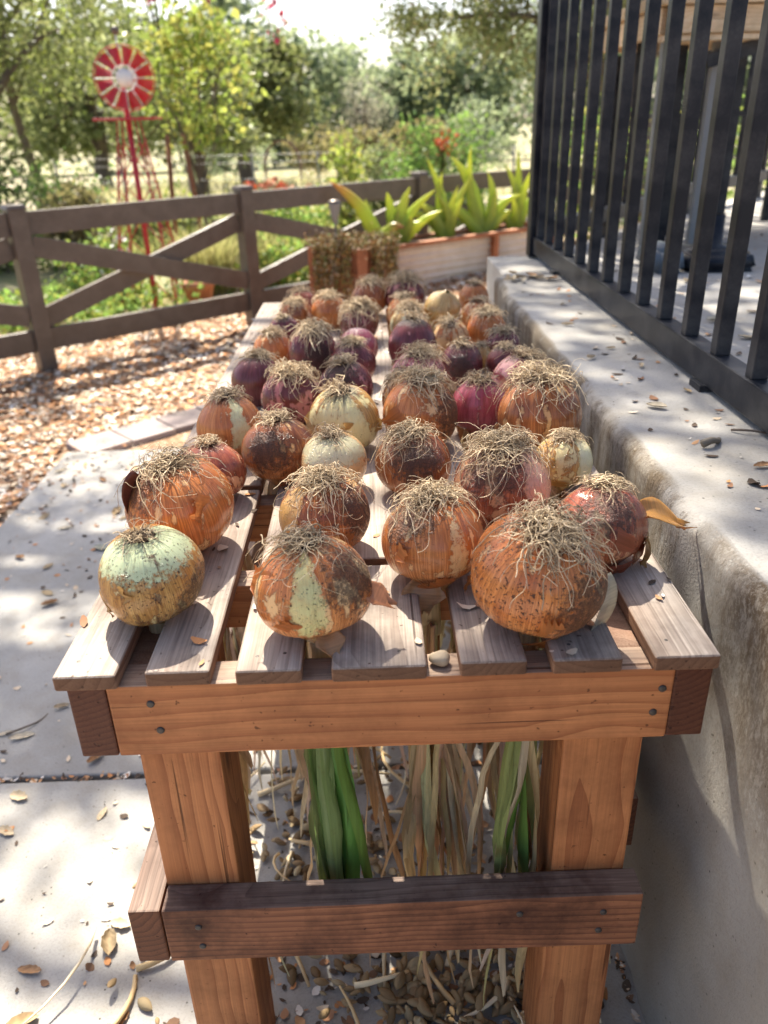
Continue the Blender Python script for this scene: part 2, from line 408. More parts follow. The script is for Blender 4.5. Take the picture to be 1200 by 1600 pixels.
M['grey'] = painted('grey_metal', (0.20, 0.20, 0.195), 0.45, (0.35, 0.32, 0.28), 0.3, 0.5)
M['red'] = painted('red_paint', (0.42, 0.018, 0.03), 0.4, (0.5, 0.35, 0.3), 0.2)
M['white'] = painted('white_paint', (0.75, 0.74, 0.70), 0.45, (0.45, 0.4, 0.33), 0.3)
M['panel'] = painted('pale_panel', (0.62, 0.57, 0.50), 0.5, (0.38, 0.29, 0.2), 0.5)
M['bedwood'] = wood('bed_redwood', (0.40, 0.16, 0.075), (0.22, 0.08, 0.04), (0.42, 0.2, 0.11), (0.3, 0.13, 0.07), 0.7, 80)
M['terracotta'] = painted('terracotta', (0.38, 0.15, 0.07), 0.8, (0.5, 0.4, 0.3), 0.5)
M['screw'] = painted('screw_steel', (0.07, 0.065, 0.06), 0.5, (0.2, 0.12, 0.08), 0.5, 0.4, 0.5)
M['concrete'] = concrete('paving_concrete', (0.46, 0.44, 0.405))
M['wallcon'] = concrete('wall_concrete', (0.44, 0.42, 0.385), True)
M['brick'] = concrete('paver_brick', (0.36, 0.29, 0.275))
M['pebble'] = painted('pebble_stone', (.42, .33, .22), .8)
M['onion'] = onion_mat()
M['leaf'] = leafmat('tree_leaf', 0.45, 0.5)
M['chip'] = leafmat('litter', 0.8, 0.0, 0.2)
M['oleaf'] = leafmat('onion_leaf', 0.45, 0.35, 0.35, 0.7, False)
M['aloe'] = leafmat('aloe_leaf', 0.35, 0.5, 0.45, 0.0, True)
M['root'] = leafmat('onion_root', 0.75, 0.0, 0.2)
M['skinflap'] = leafmat('onion_skin_scrap', 0.32, 0.3, 0.45, 0.65, False, (420, 14, 14))

def soil_mat():
    m, nt, b = mat_new('soil', 0.95, 0.1); t = NT(nt); co = t.objco()
    n = t.noise(co, 300, 4, 0.7)
    t.l(t.mix(n, (0.012, 0.008, 0.006), (0.075, 0.05, 0.035)), b.inputs['Base Color']); t.bump(n, 0.9, 0.003, b)
    return m
M['soil'] = soil_mat()
def bark_mat():
    m, nt, b = mat_new('bark', 0.9, 0.15); t = NT(nt); co = t.objco()
    n = t.noise(t.vmath('MULTIPLY', co, (9, 9, 2.5)), 1.0, 5, 0.7)
    t.l(t.mix(n, (0.06, 0.045, 0.035), (0.24, 0.19, 0.15)), b.inputs['Base Color']); t.bump(n, 0.8, 0.03, b)
    return m
M['bark'] = bark_mat()
def ground_mat():
    m, nt, b = mat_new('garden_ground', 0.95, 0.1); t = NT(nt)
    g = t.n('ShaderNodeNewGeometry').outputs['Position']; x, y, z = t.sep(g)
    n1 = t.noise(g, 36.0, 5, 0.7); n2 = t.noise(g, 0.55, 4); n3 = t.noise(g, 7.0, 4, 0.6)
    mul = t.ramp(n1, [(0.3, (0.10, 0.06, 0.035)), (0.5, (0.33, 0.20, 0.12)), (0.62, (0.50, 0.38, 0.27)), (0.8, (0.62, 0.53, 0.42))])
    gar = t.mix(n3, (0.33, 0.27, 0.19), (0.45, 0.39, 0.29))
    gre = t.mix(n3, (0.10, 0.14, 0.035), (0.26, 0.27, 0.10))
    gar = t.mix(t.ramp(n2, [(0.42, 0.0), (0.6, 1.0)]), gar, gre)
    far = t.ramp(t.math('MULTIPLY', t.math('SUBTRACT', t.math('MULTIPLY_ADD', x, -0.85, y), 6.3), 0.5, clamp=True), [(0.0, 0.0), (1.0, 1.0)])
    t.l(t.mix(far, mul, gar), b.inputs['Base Color']); t.bump(t.math('ADD', n1, n3), 0.6, 0.02, b)
    return m
M['ground'] = ground_mat()
for _k in list(M): pass

# ------------------------------------------------------------------ ground
def ground_h(x, y):
    h = -0.035 + 0.19*np.exp(-(((x-0.75)/1.25)**2 + ((y-5.75)/0.85)**2))
    h = h - 0.028*np.maximum(0, y-13)*np.clip((y-13)/10, 0, 1)*(y < 90) - (y >= 90)*0.028*77
    h = h + 0.02*np.sin(x*2.3+y*1.7)*np.clip((y-3)/3, 0, 1)*np.clip((40-y)/20, 0, 1)
    return h
def build_ground():
    def axis(lim0, lim1, step, far):
        a = list(np.arange(lim0, lim1, step)); s = step
        hi = a[-1]
        while hi < far: s *= 1.35; hi += s; a.append(hi)
        s = step; lo = a[0]
        while lo > -far: s *= 1.35; lo -= s; a.insert(0, lo)
        return np.array(a)
    X = axis(-4, 4, 0.12, 500); Y = axis(-3, 9, 0.12, 500)
    gx, gy = np.meshgrid(X, Y, indexing='ij')
    V = np.stack([gx, gy, ground_h(gx, gy)], -1).reshape(-1, 3); n = len(Y)
    i, j = np.meshgrid(np.arange(len(X)-1), np.arange(n-1), indexing='ij')
    Q = np.stack([i*n+j, (i+1)*n+j, (i+1)*n+j+1, i*n+j+1], -1).reshape(-1, 4)
    o = link('ground', np_mesh('ground', V, Q), M['ground']); tag(o, 'wood chip mulch and garden soil ground', None, None, 'structure')
build_ground()

# paving: two cast slabs with an open joint, a far row of pavers
def slab(name, x0, x1, y0, y1, z0, z1, mat, label):
    o = link(name, box_mesh(name, x1-x0, y1-y0, z1-z0, 0.007, 3, mat), None, None, ((x0+x1)/2, (y0+y1)/2, (z0+z1)/2))
    return tag(o, label, None, None, 'structure')
slab('pavement', -1.335, 0.40, 0.666, 2.60, -0.12, 0.0, M['concrete'], 'pale concrete paving slab beyond the open joint')
slab('pavement', -1.335, 0.40, -2.6, 0.652, -0.12, 0.0, M['concrete'], 'pale concrete paving slab under the front of the bench')
pav = empty('paver_edging', (-1.0, 2.9, 0)); tag(pav, 'row of reddish grey pavers edging the far end of the concrete', None, None, 'structure')
pr = [(-1.24, 2.735), (-1.075, 2.885), (-0.91, 3.035), (-0.745, 3.185), (-0.58, 3.335)]
for i, (x, y) in enumerate(pr):
    o = link('brick', box_mesh('brick', 0.215, 0.215, 0.07, 0.006, 2, M['brick']), None, pav, (x+1.0, y-2.9, -0.04+random.uniform(-.004, .004)), (random.uniform(-.01, .01), 0, math.radians(42+random.uniform(-2, 2))))
slab('pavement', -0.5, 0.378, 2.612, 3.15, -0.12, -0.012, M['concrete'], 'strip of paving between the pavers and the retaining wall')

# retaining wall with a soft, worn edge, and the patio slab behind it
WALL_Y1 = 1.93
def build_wall():
    top = T + 0.037; prof = [(0.43, -0.1)]
    x0 = 0.38
    zs = np.linspace(-0.1, top-0.022, 30)
    prof = [(x0, z) for z in zs]
    for a in np.linspace(0, math.pi/2, 9)[1:]:
        prof.append((x0+0.022-0.022*math.cos(a), top-0.022+0.022*math.sin(a)))
    prof += [(x, top) for x in (0.43, 0.46, 0.5, 0.56, 0.62, 0.68)]
    prof = np.array(prof); Y = np.concatenate([np.linspace(-2.6, WALL_Y1-0.03, 190), [WALL_Y1-0.015, WALL_Y1]])
    V = []
    for k, y in enumerate(Y):
        sh = 0.0
        e = max(0, (y-(WALL_Y1-0.03))/0.03)
        for (x, z) in prof:
            w = max(0.0, 1-max(0, (x-x0)/0.08))
            d = 0.003*math.sin(y*7.1+1.3+0.8*math.sin(z*3))+0.0015*math.sin(y*17.0+z*2.0)+0.0025*math.sin(y*41+z*9)
            d += 0.007*math.sin(y*11.0)*max(0, min(1, (y-0.8)/0.8))
            zz = z + (0.0015*math.sin(y*6.3)+0.001*math.sin(y*15+1))*(1 if z > top-0.05 else 0)*w
            V.append((x + d*w + e*e*0.02*w, y, zz - e*e*0.012*(z > top-0.05)))
    n = len(prof)
    i, j = np.meshgrid(np.arange(len(Y)-1), np.arange(n-1), indexing='ij')
    Q = np.stack([i*n+j, i*n+j+1, (i+1)*n+j+1, (i+1)*n+j], -1).reshape(-1, 4)
    V = np.array(V)
    # end face
    last = V[-n:]; b = len(V)
    back = last.copy(); back[:, 0] = 0.68
    V = np.vstack([V, back])
    ii = np.arange(n-1); s = (len(Y)-1)*n
    Q = np.vstack([Q, np.stack([s+ii, s+ii+1, b+ii+1, b+ii], 1)])
    o = link('retaining_wall', np_mesh('retaining_wall', V, Q), M['wallcon'])
    tag(o, 'stained concrete retaining wall with rounded edge beside the bench', 'wall')
build_wall()
def build_patio():
    # raised patio slab behind the wall, cut on a diagonal at the far side
    top = T+0.033
    P = [(0.66, -2.6), (6.0, -2.6), (6.0, 5.6), (3.3, 5.6), (1.36, 3.36), (0.66, 2.36)]
    V = [(x, y, top) for x, y in P] + [(x, y, -0.1) for x, y in P]
    bm = bmesh.new(); vs = [bm.verts.new(v) for v in V]; n = len(P)
    bm.faces.new(vs[:n])
    for i in range(n):
        j = (i+1) % n; bm.faces.new((vs[i], vs[i+n], vs[j+n], vs[j]))
    bmesh.ops.recalc_face_normals(bm, faces=bm.faces)
    me = bpy.data.meshes.new('patio'); bm.to_mesh(me); bm.free()
    o = link('patio_floor', me, M['concrete']); tag(o, 'raised concrete patio floor behind the black railing', None, None, 'structure')
build_patio()
# the wall's own return between its end and the patio corner
slab('patio_floor', 0.43, 0.672, 1.90, 2.36, -0.1, T+0.029, M['concrete'], 'corner of the raised patio floor under the railing end post')

# ------------------------------------------------------------------ potting bench
SL = [(-.3227, -.2612), (-.2331, -.1698), (-.1449, -.0801), (-.0506, .0428), (.0759, .1416), (.1668, .2357), (.2665, .3312)]
BL = 1.80
def build_bench():
    B = empty('slatted_bench', (0, 0.9, 0), 'long redwood bench with weathered grey slats and lower rails holding the onions', 'bench')
    off = Vector((0, -0.9, 0))
    def bd(name, a, b, w, h, mat, bev=0.0025, seg=2):
        return board(name, Vector(a)+off, Vector(b)+off, w, h, mat, B, bev, seg)
    joints = [[], [(0.423, 0.436)], [], [(0.192, 0.206)], [], [], []]
    dz = [0, .0015, -.001, .001, 0, -.001, .001]
    fy = [-.0075, -.0060, -.0070, -.0085, -.0060, -.0065, -.0085]
    th = 0.0175
    for (x0, x1), js, d, y0 in zip(SL, joints, dz, fy):
        ys = [y0] + [v for j in js for v in j] + [BL+random.uniform(-.01, .01)]
        for k in range(0, len(ys), 2):
            o = bd('slat', ((x0+x1)/2, ys[k], T-th/2+d*0.5+0.0012*(k > 0)), ((x0+x1)/2, ys[k+1], T-th/2+d*0.5+0.0012*(k > 0)), x1-x0, th, M['slat'], 0.0035, 3)
    z1 = T-th-0.0015
    A = 0.089; xl, xr = -.3149, .3305
    bd('side_beam', (xl+.019, 0, z1-A/2), (xl+.019, BL-.01, z1-A/2), .038, A, M['darkwood'])
    bd('side_beam', (xr-.019, 0.001, z1-A/2), (xr-.019, BL-.01, z1-A/2), .038, A, M['darkwood'])
    ap = bd('apron', (xl+.0390, .020, z1-A/2), (xr-.0385, .020, z1-A/2), .038, A, M['redwood'])
    ap.location.y = -0.9 + 0.0185
    bd('apron', (xl+.039, BL-.03, z1-A/2), (xr-.039, BL-.03, z1-A/2), .038, A, M['redwood'])
    for y in (0.205, 0.43, 0.90, 1.35):
        bd('crossbar', (xl+.039, y, z1-.0305), (xr-.039, y, z1-.0305), .038, .06, M['redwood'])
    L = 0.089
    for y in (.0385, BL-.14):
        for x in (-.2718+L/2, .2861-L/2):
            zt = z1-A-0.0005 if y < 1 else z1-A-.0005
            # legs stand a little proud under the beams
            board('leg', Vector((x, y+L/2, 0.0))+off, Vector((x, y+L/2, z1-.002))+off, L, L, M['redwood'], B, 0.004, 2)
    rz = T-.3479
    r1, r2 = -.2698, .2985
    fr = bd('lower_rail', (r1, .0185, rz-A/2), (r2, .0185, rz-A/2), .0375, A, M['railwood'])
    bd('lower_rail', (r1-.0205, .0, rz-A/2+.001), (r1-.0205, BL-.03, rz-A/2+.001), .0375, A, M['railwood'])
    bd('lower_rail', (r2+.0205, .145, rz-A/2+.001), (r2+.0205, BL-.03, rz-A/2+.001), .0375, A, M['railwood'])
    bd('lower_rail', (r1, BL-.03, rz-A/2), (r2, BL-.03, rz-A/2), .0375, A, M['railwood'])
    # screw heads
    V, Q = lathe([(0.0, 0.0012), (0.0026, 0.0012), (0.0040, 0.0006), (0.0042, -0.001)], 12)
    mb = MB(); mb.add(V, Q); sm = mb.mesh('screw'); sm.materials.append(M['screw'])
    sp = [(-.234, 0, T-.041, 0), (-.229, 0, T-.075, 0), (.281, 0, T-.044, 0), (.275, 0, T-.074, 0),
          (-.229, 0, rz-.028, 0), (-.228, 0, rz-.062, 0), (.253, 0, rz-.028, 0), (.250, 0, rz-.060, 0), (.153, 0, rz-.026, 0)]
    for x, y, z, k in sp:
        link('screw', sm, None, B, (x, -0.9-.0012, z), (math.pi/2, 0, 0))
    for (x0, x1), y0, d in zip(SL, fy, dz):
        for fx in (0.3, 0.72):
            if random.random() < .45: continue
            so_ = link('screw', sm, None, B, (x0+(x1-x0)*fx, -0.9+.020+random.uniform(-.004, .004), T+d*0.5-.0006), (0, 0, 0)); so_.scale = (.62, .62, .62)
    return B
build_bench()

# ------------------------------------------------------------------ onions
SKINS = {  # skin, deep, under
 'copper': ((.72, .29, .088), (.52, .155, .040), (.80, .52, .25)),
 'yellow': ((.62, .39, .13), (.46, .22, .06), (.70, .60, .30)),
 'brown':  ((.50, .195, .065), (.22, .066, .026), (.68, .40, .17)),
 'purple': ((.22, .058, .062), (.105, .025, .028), (.48, .19, .18)),
 'pink':   ((.52, .13, .17), (.33, .060, .085), (.66, .34, .30)),
 'rust':   ((.50, .160, .075), (.25, .055, .034), (.68, .36, .19)),
 'pale':   ((.60, .42, .18), (.50, .27, .09), (.72, .66, .40)),
}
GAPS = [-.247, -.1575, -.0653, .0595, .154, .251]

def bulb_mesh(R, seed, flat=0.93, sides=44, rows=30):
    rs = np.random.default_rng(seed)
    th = np.linspace(0, np.pi, rows+1)
    prof = []
    for a in th:
        r = R*math.sin(a); z = R*flat*math.cos(a)
        if a < 0.5: z -= R*0.03*math.cos(a/0.5*math.pi/2)**2          # shallow dip at the root plate
        if a > 2.15:                                                   # draws in to the neck
            k = (a-2.15)/(math.pi-2.15); r = r*(1-0.25*math.sin(k*math.pi))+R*0.10*k*k; z -= R*0.16*k*k
        prof.append((max(r, R*0.02), z))
    V, Q = lathe(prof, sides)
    ph = np.arctan2(V[:, 1], V[:, 0]); cz = V[:, 2]/R
    w = np.clip(1.15-cz**2, 0, 1)
    d = np.zeros(len(V))
    for k, a in ((1, .030), (2, .036), (3, .028), (5, .014), (8, .007), (13, .004)):
        d += a*w*np.sin(k*ph+rs.uniform(0, 6.3)+rs.uniform(-.7, .7)*cz)
    V[:, 0] *= 1+d; V[:, 1] *= 1+d
    V[:, 2] += R*0.02*np.sin(ph*2+rs.uniform(0, 6))*w
    return np_mesh('bulb', V, Q)

def root_mesh(R, center, axis, n, length, bias, grav, curl, seed, seg=16, spread=0.20, rad=0.00085, zmin=0.0):
    rs = np.random.default_rng(seed)
    ax = np.array(axis); u = np.cross(ax, (0, 1, 0)); u /= np.linalg.norm(u); v = np.cross(ax, u)
    a = rs.uniform(0, 2*np.pi, n); q = np.sqrt(rs.uniform(0, 1, n))*spread*R
    radial = np.cos(a)[:, None]*u + np.sin(a)[:, None]*v
    P = ax*R*0.90 + radial*q[:, None]
    D = ax*rs.uniform(0.15, 0.6, n)[:, None] + radial*rs.uniform(0.4, 1.1, n)[:, None] + np.array(bias)*0.6
    Ls = length*rs.uniform(0.45, 1.25, n); ds = (Ls/(seg-1))[:, None]
    lift = R*(1.005 + rs.uniform(0, 1, n)**1.7*0.26)
    loose = rs.uniform(0.2, 1.5, n)[:, None]
    acc = rs.normal(0, 1, (n, 3)); pts = [P.copy()]
    b = np.array(bias); g = np.array((0, 0, -1.0))
    for k in range(seg-1):
        acc = 0.80*acc + 0.60*rs.normal(0, 1, (n, 3))
        D = D + np.cross(acc, D)*curl*loose + g*grav*1.35 + b*0.18
        D /= np.linalg.norm(D, axis=1)[:, None]
        P = P + D*ds
        d = np.linalg.norm(P, axis=1); N = P/d[:, None]
        tgt = np.minimum(lift, R*0.97 + 0.35*R*(k/seg)**0.5)
        ins = d < tgt
        P[ins] = N[ins]*tgt[ins][:, None]
        dn = (D*N).sum(1); m = ins & (dn < 0)
        D[m] -= N[m]*dn[m][:, None]
        far_ = d > R*(1.32 if k < 8 else 1.22); D[far_] -= N[far_]*np.maximum(dn[far_], 0)[:, None]*.9; D[far_] -= N[far_]*.10
        low = P[:, 2] < zmin; P[low, 2] = zmin
        pts.append(P.copy())
    pts = np.stack(pts, 1)                      # n, seg, 3
    T_ = np.gradient(pts, axis=1); T_ /= np.linalg.norm(T_, axis=2)[..., None]+1e-9
    ref = rs.normal(0, 1, (n, 1, 3)); U = np.cross(T_, ref); U /= np.linalg.norm(U, axis=2)[..., None]+1e-9
    W = np.cross(T_, U)
    rr = rad*rs.choice([.6, .8, 1.0, 1.3, 1.9], (n, 1, 1), p=[.25, .25, .25, .15, .10])*np.linspace(1.15, 0.55, seg)[None, :, None]
    ring = [pts + rr*(math.cos(t)*U + math.sin(t)*W) for t in (0, 2*math.pi/3, 4*math.pi/3)]
    V = np.stack(ring, 2).reshape(-1, 3)
    s, i, j = np.meshgrid(np.arange(n), np.arange(seg-1), np.arange(3), indexing='ij'); j2 = (j+1) % 3
    base = s*seg*3
    Q = np.stack([base+i*3+j, base+i*3+j2, base+(i+1)*3+j2, base+(i+1)*3+j], -1).reshape(-1, 4)
    c0 = np.array((0.26, 0.185, 0.11)); c1 = np.array((0.84, 0.67, 0.44))
    mixv = np.clip(rs.normal(0.52, 0.34, (n, 1, 1)) + np.linspace(-0.35, 0.25, seg)[None, :, None], 0, 1)
    soily = np.clip(1.25-np.arange(seg)/seg*rs.uniform(3.5, 9, (n, 1)), 0, 1)[:, :, None]
    C = np.repeat(((c0 + (c1-c0)*mixv)*(1-soily) + np.array((.055, .038, .026))*soily)[:, :, None, :].reshape(n, seg, 1, 3), 3, 2).reshape(-1, 3)
    return np_mesh('roots', V + np.array(center), Q, C)

def leaf_mesh(L, w, seed, kind, ymin=-9):
    rs = np.random.default_rng(seed); n = 16
    t = np.linspace(0, 1, n); x = np.zeros(n); y = np.zeros(n); z = np.zeros(n)
    hx, hy = rs.normal(0, .19, 2) if kind == 'green' else rs.normal(0, .07, 2)
    cx, cy = rs.normal(0, .10, 2)
    for k in range(1, n):
        wob = 0.03 if kind == 'green' else 0.075
        hx += rs.normal(0, wob) - 0.22*hx; hy += rs.normal(0, wob) - 0.22*hy
        dx, dy = hx, hy
        if t[k] < 0.18: dx *= 0.15; dy *= 0.3
        q = math.sqrt(1+dx*dx+dy*dy); s = L/(n-1)
        x[k] = x[k-1]+dx/q*s; y[k] = y[k-1]+dy/q*s; z[k] = z[k-1]-s/q
    y = np.maximum(y, ymin + 0*y)
    a0 = rs.uniform(0, 6.28); tw = rs.normal(0, 0.5 if kind == 'green' else 1.6)
    prof = np.interp(t, [0, .12, .35, .8, 1], [.45, .6, 1, .75, .12]) if kind == 'green' else np.interp(t, [0, .15, .5, .9, 1], [.6, .7, 1, .8, .2])
    V = []
    for k in range(n):
        a = a0 + tw*t[k]*1.5; ww = w*prof[k]/2; ca, sa = math.cos(a), math.sin(a)
        fold = (0.65 if kind == 'green' else 0.45)*ww*(1+0.5*math.sin(k*1.3+a0))
        for m in (-1, -.5, 0, .5, 1):
            f = fold*(1-abs(m))
            V.append((x[k]+ca*ww*m-sa*f, y[k]+sa*ww*m+ca*f, z[k]+0.003*math.sin(k*2.1+m*3)*(kind != 'green')))
    i, j = np.meshgrid(np.arange(n-1), np.arange(4), indexing='ij')
    Q = np.stack([i*5+j, i*5+j+1, (i+1)*5+j+1, (i+1)*5+j], -1).reshape(-1, 4)
    return np_mesh('leaf', V, Q)

def flap_mesh(w, l, curl, seed):
    rs = np.random.default_rng(seed); n, m = 9, 12
    V = []
    for i in range(m):
        s = i/(m-1)
        for j in range(n):
            t = j/(n-1)*2-1
            ww = w*(0.55+0.45*math.sin(min(1, s*1.6)*math.pi/2))*(1-0.75*max(0, s-.55)/.45)
            yy = t*ww/2+rs.normal(0, w*.012); xx = s*l + (0.10*l*rs.normal() if i == m-1 else 0)
            zz = -curl*s*s*l + 0.16*w*(t*t)*(1-s*.3) + 0.03*w*math.sin(t*5+s*4+seed)
            V.append((xx, yy, zz))
    i, j = np.meshgrid(np.arange(m-1), np.arange(n-1), indexing='ij')
    Q = np.stack([i*n+j, i*n+j+1, (i+1)*n+j+1, (i+1)*n+j], -1).reshape(-1, 4)
    me = np_mesh('skin_flap', V, Q)
    return me

def flake_mesh(R, wa, la, lift, seed):
    # a scrap of dry skin lying on the bulb, its free end lifted off
    rs = np.random.default_rng(seed); n, m = 7, 8; V = []
    edge = rs.normal(0, .10, (m, 2)); tip = rs.normal(0, .14, n)
    for i in range(m):
        u = i/(m-1)
        for j in range(n):
            v = j/(n-1)*2-1
            w = wa*(1-.45*u*u)*(1+edge[i, 0 if v < 0 else 1])*v; l = la*u*(1+tip[j]*u)
            r = R*(1.006+lift*u**2.2+.05*lift*math.sin(v*6+seed)*u+.35*lift*(v*v)*u)
            V.append((r*math.sin(w), r*math.cos(w)*math.sin(l), r*math.cos(w)*math.cos(l)))
    i, j = np.meshgrid(np.arange(m-1), np.arange(n-1), indexing='ij')
    return np_mesh('skin_flake', V, np.stack([i*n+j, i*n+j+1, (i+1)*n+j+1, (i+1)*n+j], -1).reshape(-1, 4))

GREEN = [(.15, .31, .06), (.19, .35, .08), (.26, .40, .13), (.33, .40, .15)]
STRAW = [(.80, .64, .40), (.76, .58, .34), (.84, .70, .47), (.68, .49, .26), (.58, .39, .20)]

def onion(i, x, y, R, skin, label, tilt=(0, 0), tuft=(130, .075, (0, 0), .10), peel=.3, scab=.4, dirt=.4,
          wedge=None, wcol=(.62, .62, .33), wlow=.26, stain=None, leaves='straw', nleaf=5, flat=.93, flaps=(), seed=None, group='onions drying on the bench'):
    sd_ = seed if seed is not None else 100+i
    rs = np.random.default_rng(sd_)
    if y > .5: R *= 1.09; flat = max(flat, 1.0)
    E_ = empty('onion', (x, y, T), label, 'onion', group)
    h = R*0.90*flat+0.002
    c = Vector((0, 0, h))
    tx, ty = tilt                                   # degrees: towards the camera, towards the right
    rot = Euler((math.radians(tx), math.radians(ty), rs.uniform(-.2, .2)), 'XYZ')
    axis = rot.to_matrix() @ Vector((0, 0, 1))
    big = R > 0.05 and y < 0.7
    b = link('bulb', bulb_mesh(R, sd_, flat, 56 if y < .7 else 32, 38 if y < .7 else 22), M['onion'], E_, c, rot)
    A, D, U = SKINS[skin]
    j = rs.uniform(.88, 1.12)
    b['skin'] = [float(v*j) for v in A]; b['deep'] = [float(v*j) for v in D]; b['under'] = [float(v) for v in U]
    b['seed'] = float(sd_ % 37)*0.731; b['radius'] = float(R); b['peel'] = float(peel); b['scab'] = float(scab); b['dirt'] = float(dirt)
    if wedge:
        p = math.radians(wedge[0]); b['wedge'] = [math.cos(p), math.sin(p), math.cos(math.radians(wedge[1]))]
    else: b['wedge'] = [1.0, 0.0, 2.0]
    b['wedge_colour'] = list(wcol); b['wedge_low'] = float(wlow)
    b['stain'] = list(Vector(stain).normalized()) if stain else [0.0, 0.0, 0.0]
    # soil caked on the root plate
    if tuft:
        V, Q = lathe([(R*.02, R*.075), (R*.10, R*.07), (R*.17, R*.045), (R*.235, R*.012), (R*.27, -R*.04)], 18)
        nz = rs.uniform(.78, 1.25, len(V)); V[:, :2] *= nz[:, None]; V[:, 2] += rs.normal(0, R*.014, len(V))
        mb = MB(); mb.add(V, Q)
        o = mb.build('root_plate', M['soil'], E_, c + axis*R*flat*0.94, rot)
        n, ln, bias, gr = tuft
        far = y > 0.95
        seg = 22 if y < .45 else (16 if y < .95 else 11)
        n = int(n*(1.15 if y < .45 else 1.2 if y < .95 else 1.15)*rs.uniform(.7, 1.3)); ln *= rs.uniform(.8, 1.35); jb = .10 if y < .5 else .26; bias = (bias[0]+rs.normal(0, jb), bias[1]+rs.normal(0, jb*.6))
        me = root_mesh(R*flat*1.0, c, axis, n, ln*.78*(R/.055), (bias[0], bias[1], 0), gr, .42, sd_+5, seg,
                       rad=0.00050*(1 if y < .45 else 1.15 if y < .95 else 1.5), zmin=-h+.002)
        o = link('roots', me, M['root'], E_); o['kind'] = 'stuff'
    # neck through the slat gap, leaves hanging below
    gx = min(GAPS, key=lambda g: abs(g-x))-x
    mb = MB(); P = np.array([(0, 0, .012), (gx*.6, .002, -.004), (gx, .003, -.03), (gx, .003, -.075)])
    mb.tube(P, [R*.20, .0115, .0105, .013], 10)
    o = mb.build('neck', M['oleaf'], E_); o['tint'] = list(STRAW[int(rs.integers(0, 3))])
    for k in range(int(nleaf*((2.3 if leaves != 'straw' else 5.0) if y < .7 else 1))):
        g = leaves == 'green' or (leaves == 'mixed' and k % 2 == 0)
        L = rs.uniform(.36, .46) if g else rs.uniform(.28, .68)
        w = rs.uniform(.020, .033) if g else rs.uniform(.007, .019)
        me = leaf_mesh(L, w, sd_*31+k, 'green' if g else 'straw', .064-y)
        o = link('leaf', me, M['oleaf'], E_, (gx+rs.uniform(-.006, .006)*(2.5 if g else 1), max(.003+rs.uniform(-.016, .016), .062-y), -.055))
        pal = GREEN if g else STRAW; o['tint'] = [float(v*rs.uniform(.85, 1.15)) for v in pal[int(rs.integers(0, len(pal)))]]
    for (w, l, cu, pos, r3, tint) in flaps:
        o = link('skin_flap', flap_mesh(w, l, cu, sd_+7), M['skinflap'], E_, pos, [math.radians(v) for v in r3])
        sm_ = o.modifiers.new('thickness', 'SOLIDIFY'); sm_.thickness = .0005
        o['tint'] = list(tint)
    if y < .8 and scab > .15:
        for k in range(int(rs.integers(1, 4))):
            me = flake_mesh(R*.985, rs.uniform(.14, .42), rs.uniform(.25, .70), rs.uniform(.02, .16), int(rs.integers(1e6)))
            a = math.radians(rs.uniform(-165, -15)); el = rs.uniform(-.75, .35)
            d = Vector((math.cos(a)*math.cos(el), math.sin(a)*math.cos(el), math.sin(el)))
            o = link('skin_flake', me, M['skinflap'], E_, c, (d.to_track_quat('Z', 'Y') @ Euler((0, 0, rs.uniform(0, 6.28))).to_quaternion()).to_euler())
            o.scale = (1, 1, 1); mx = rs.uniform(0, .8); o['tint'] = [float((p_*(1-mx)+q_*mx)*.95) for p_, q_ in zip(SKINS[skin][0], SKINS[skin][1])]
    return E_

F = -90
onion(1, -.243, .101, .0565, 'yellow', 'pale yellow onion with bare greenish top and few short roots at the outer front corner',
      tilt=(6, -4), tuft=(46, .042, (.02, -.10), .10), peel=.20, scab=.86, dirt=.8, wedge=(F+20, 128), wlow=.70, wcol=(.60, .66, .38), stain=(.8, -.35, -.45), nleaf=3)
onion(2, -.244, .250, .0665, 'copper', 'very large pinkish copper onion, torn dark skin at its top, behind the greenish one',
      tilt=(8, -4), tuft=(150, .07, (.30, -.12), .10), peel=.25, scab=.42, dirt=.1, stain=(-.55, -.3, .75), nleaf=3,
      flaps=[(.05, .05, .9, (-.035, -.012, .108), (20, 38, 190), (.20, .07, .05))])
onion(3, -.232, .392, .0475, 'rust', 'onion mostly hidden behind the very large copper one, grey root tuft sticking up',
      tilt=(-4, 2), tuft=(110, .05, (-.05, 0), .04), scab=.5, nleaf=3)
onion(4, -.068, .061, .0585, 'copper', 'orange front onion with a pale green stripe and roots swept to one side',
      tilt=(-3, -3), tuft=(120, .078, (-.55, -.10), .13), peel=.35, scab=.35, dirt=.75, wedge=(F-9, 17), wcol=(.66, .62, .28), stain=(.72, -.55, .42), leaves='green', nleaf=5,
      flaps=[(.032, .030, .35, (.050, -.010, .052), (15, 12, -18), (.62, .27, .13)), (.034, .022, .4, (.012, -.030, .014), (0, 25, -65), (.60, .33, .16))])
onion(5, -.064, .237, .0545, 'brown', 'onion half orange, half black purple under wild grey roots, behind the green striped one',
      tilt=(4, -2), tuft=(190, .085, (.05, -.1), .14), peel=.25, scab=.4, dirt=.6, wedge=(F-62, 26), wcol=(.60, .34, .12), stain=(.75, -.45, .25), nleaf=3)
onion(6, .062, .156, .0575, 'copper', 'round copper onion with a pale central streak, middle of the front half between two gaps',
      tilt=(-8, 1), tuft=(170, .072, (-.10, .02), .09), peel=.30, scab=.42, dirt=.4, wedge=(F+14, 13), wcol=(.70, .52, .27), stain=(-.6, -.3, .72), nleaf=6,
      flaps=[(.05, .032, .5, (-.012, -.026, .012), (0, 48, -100), (.60, .34, .17))])
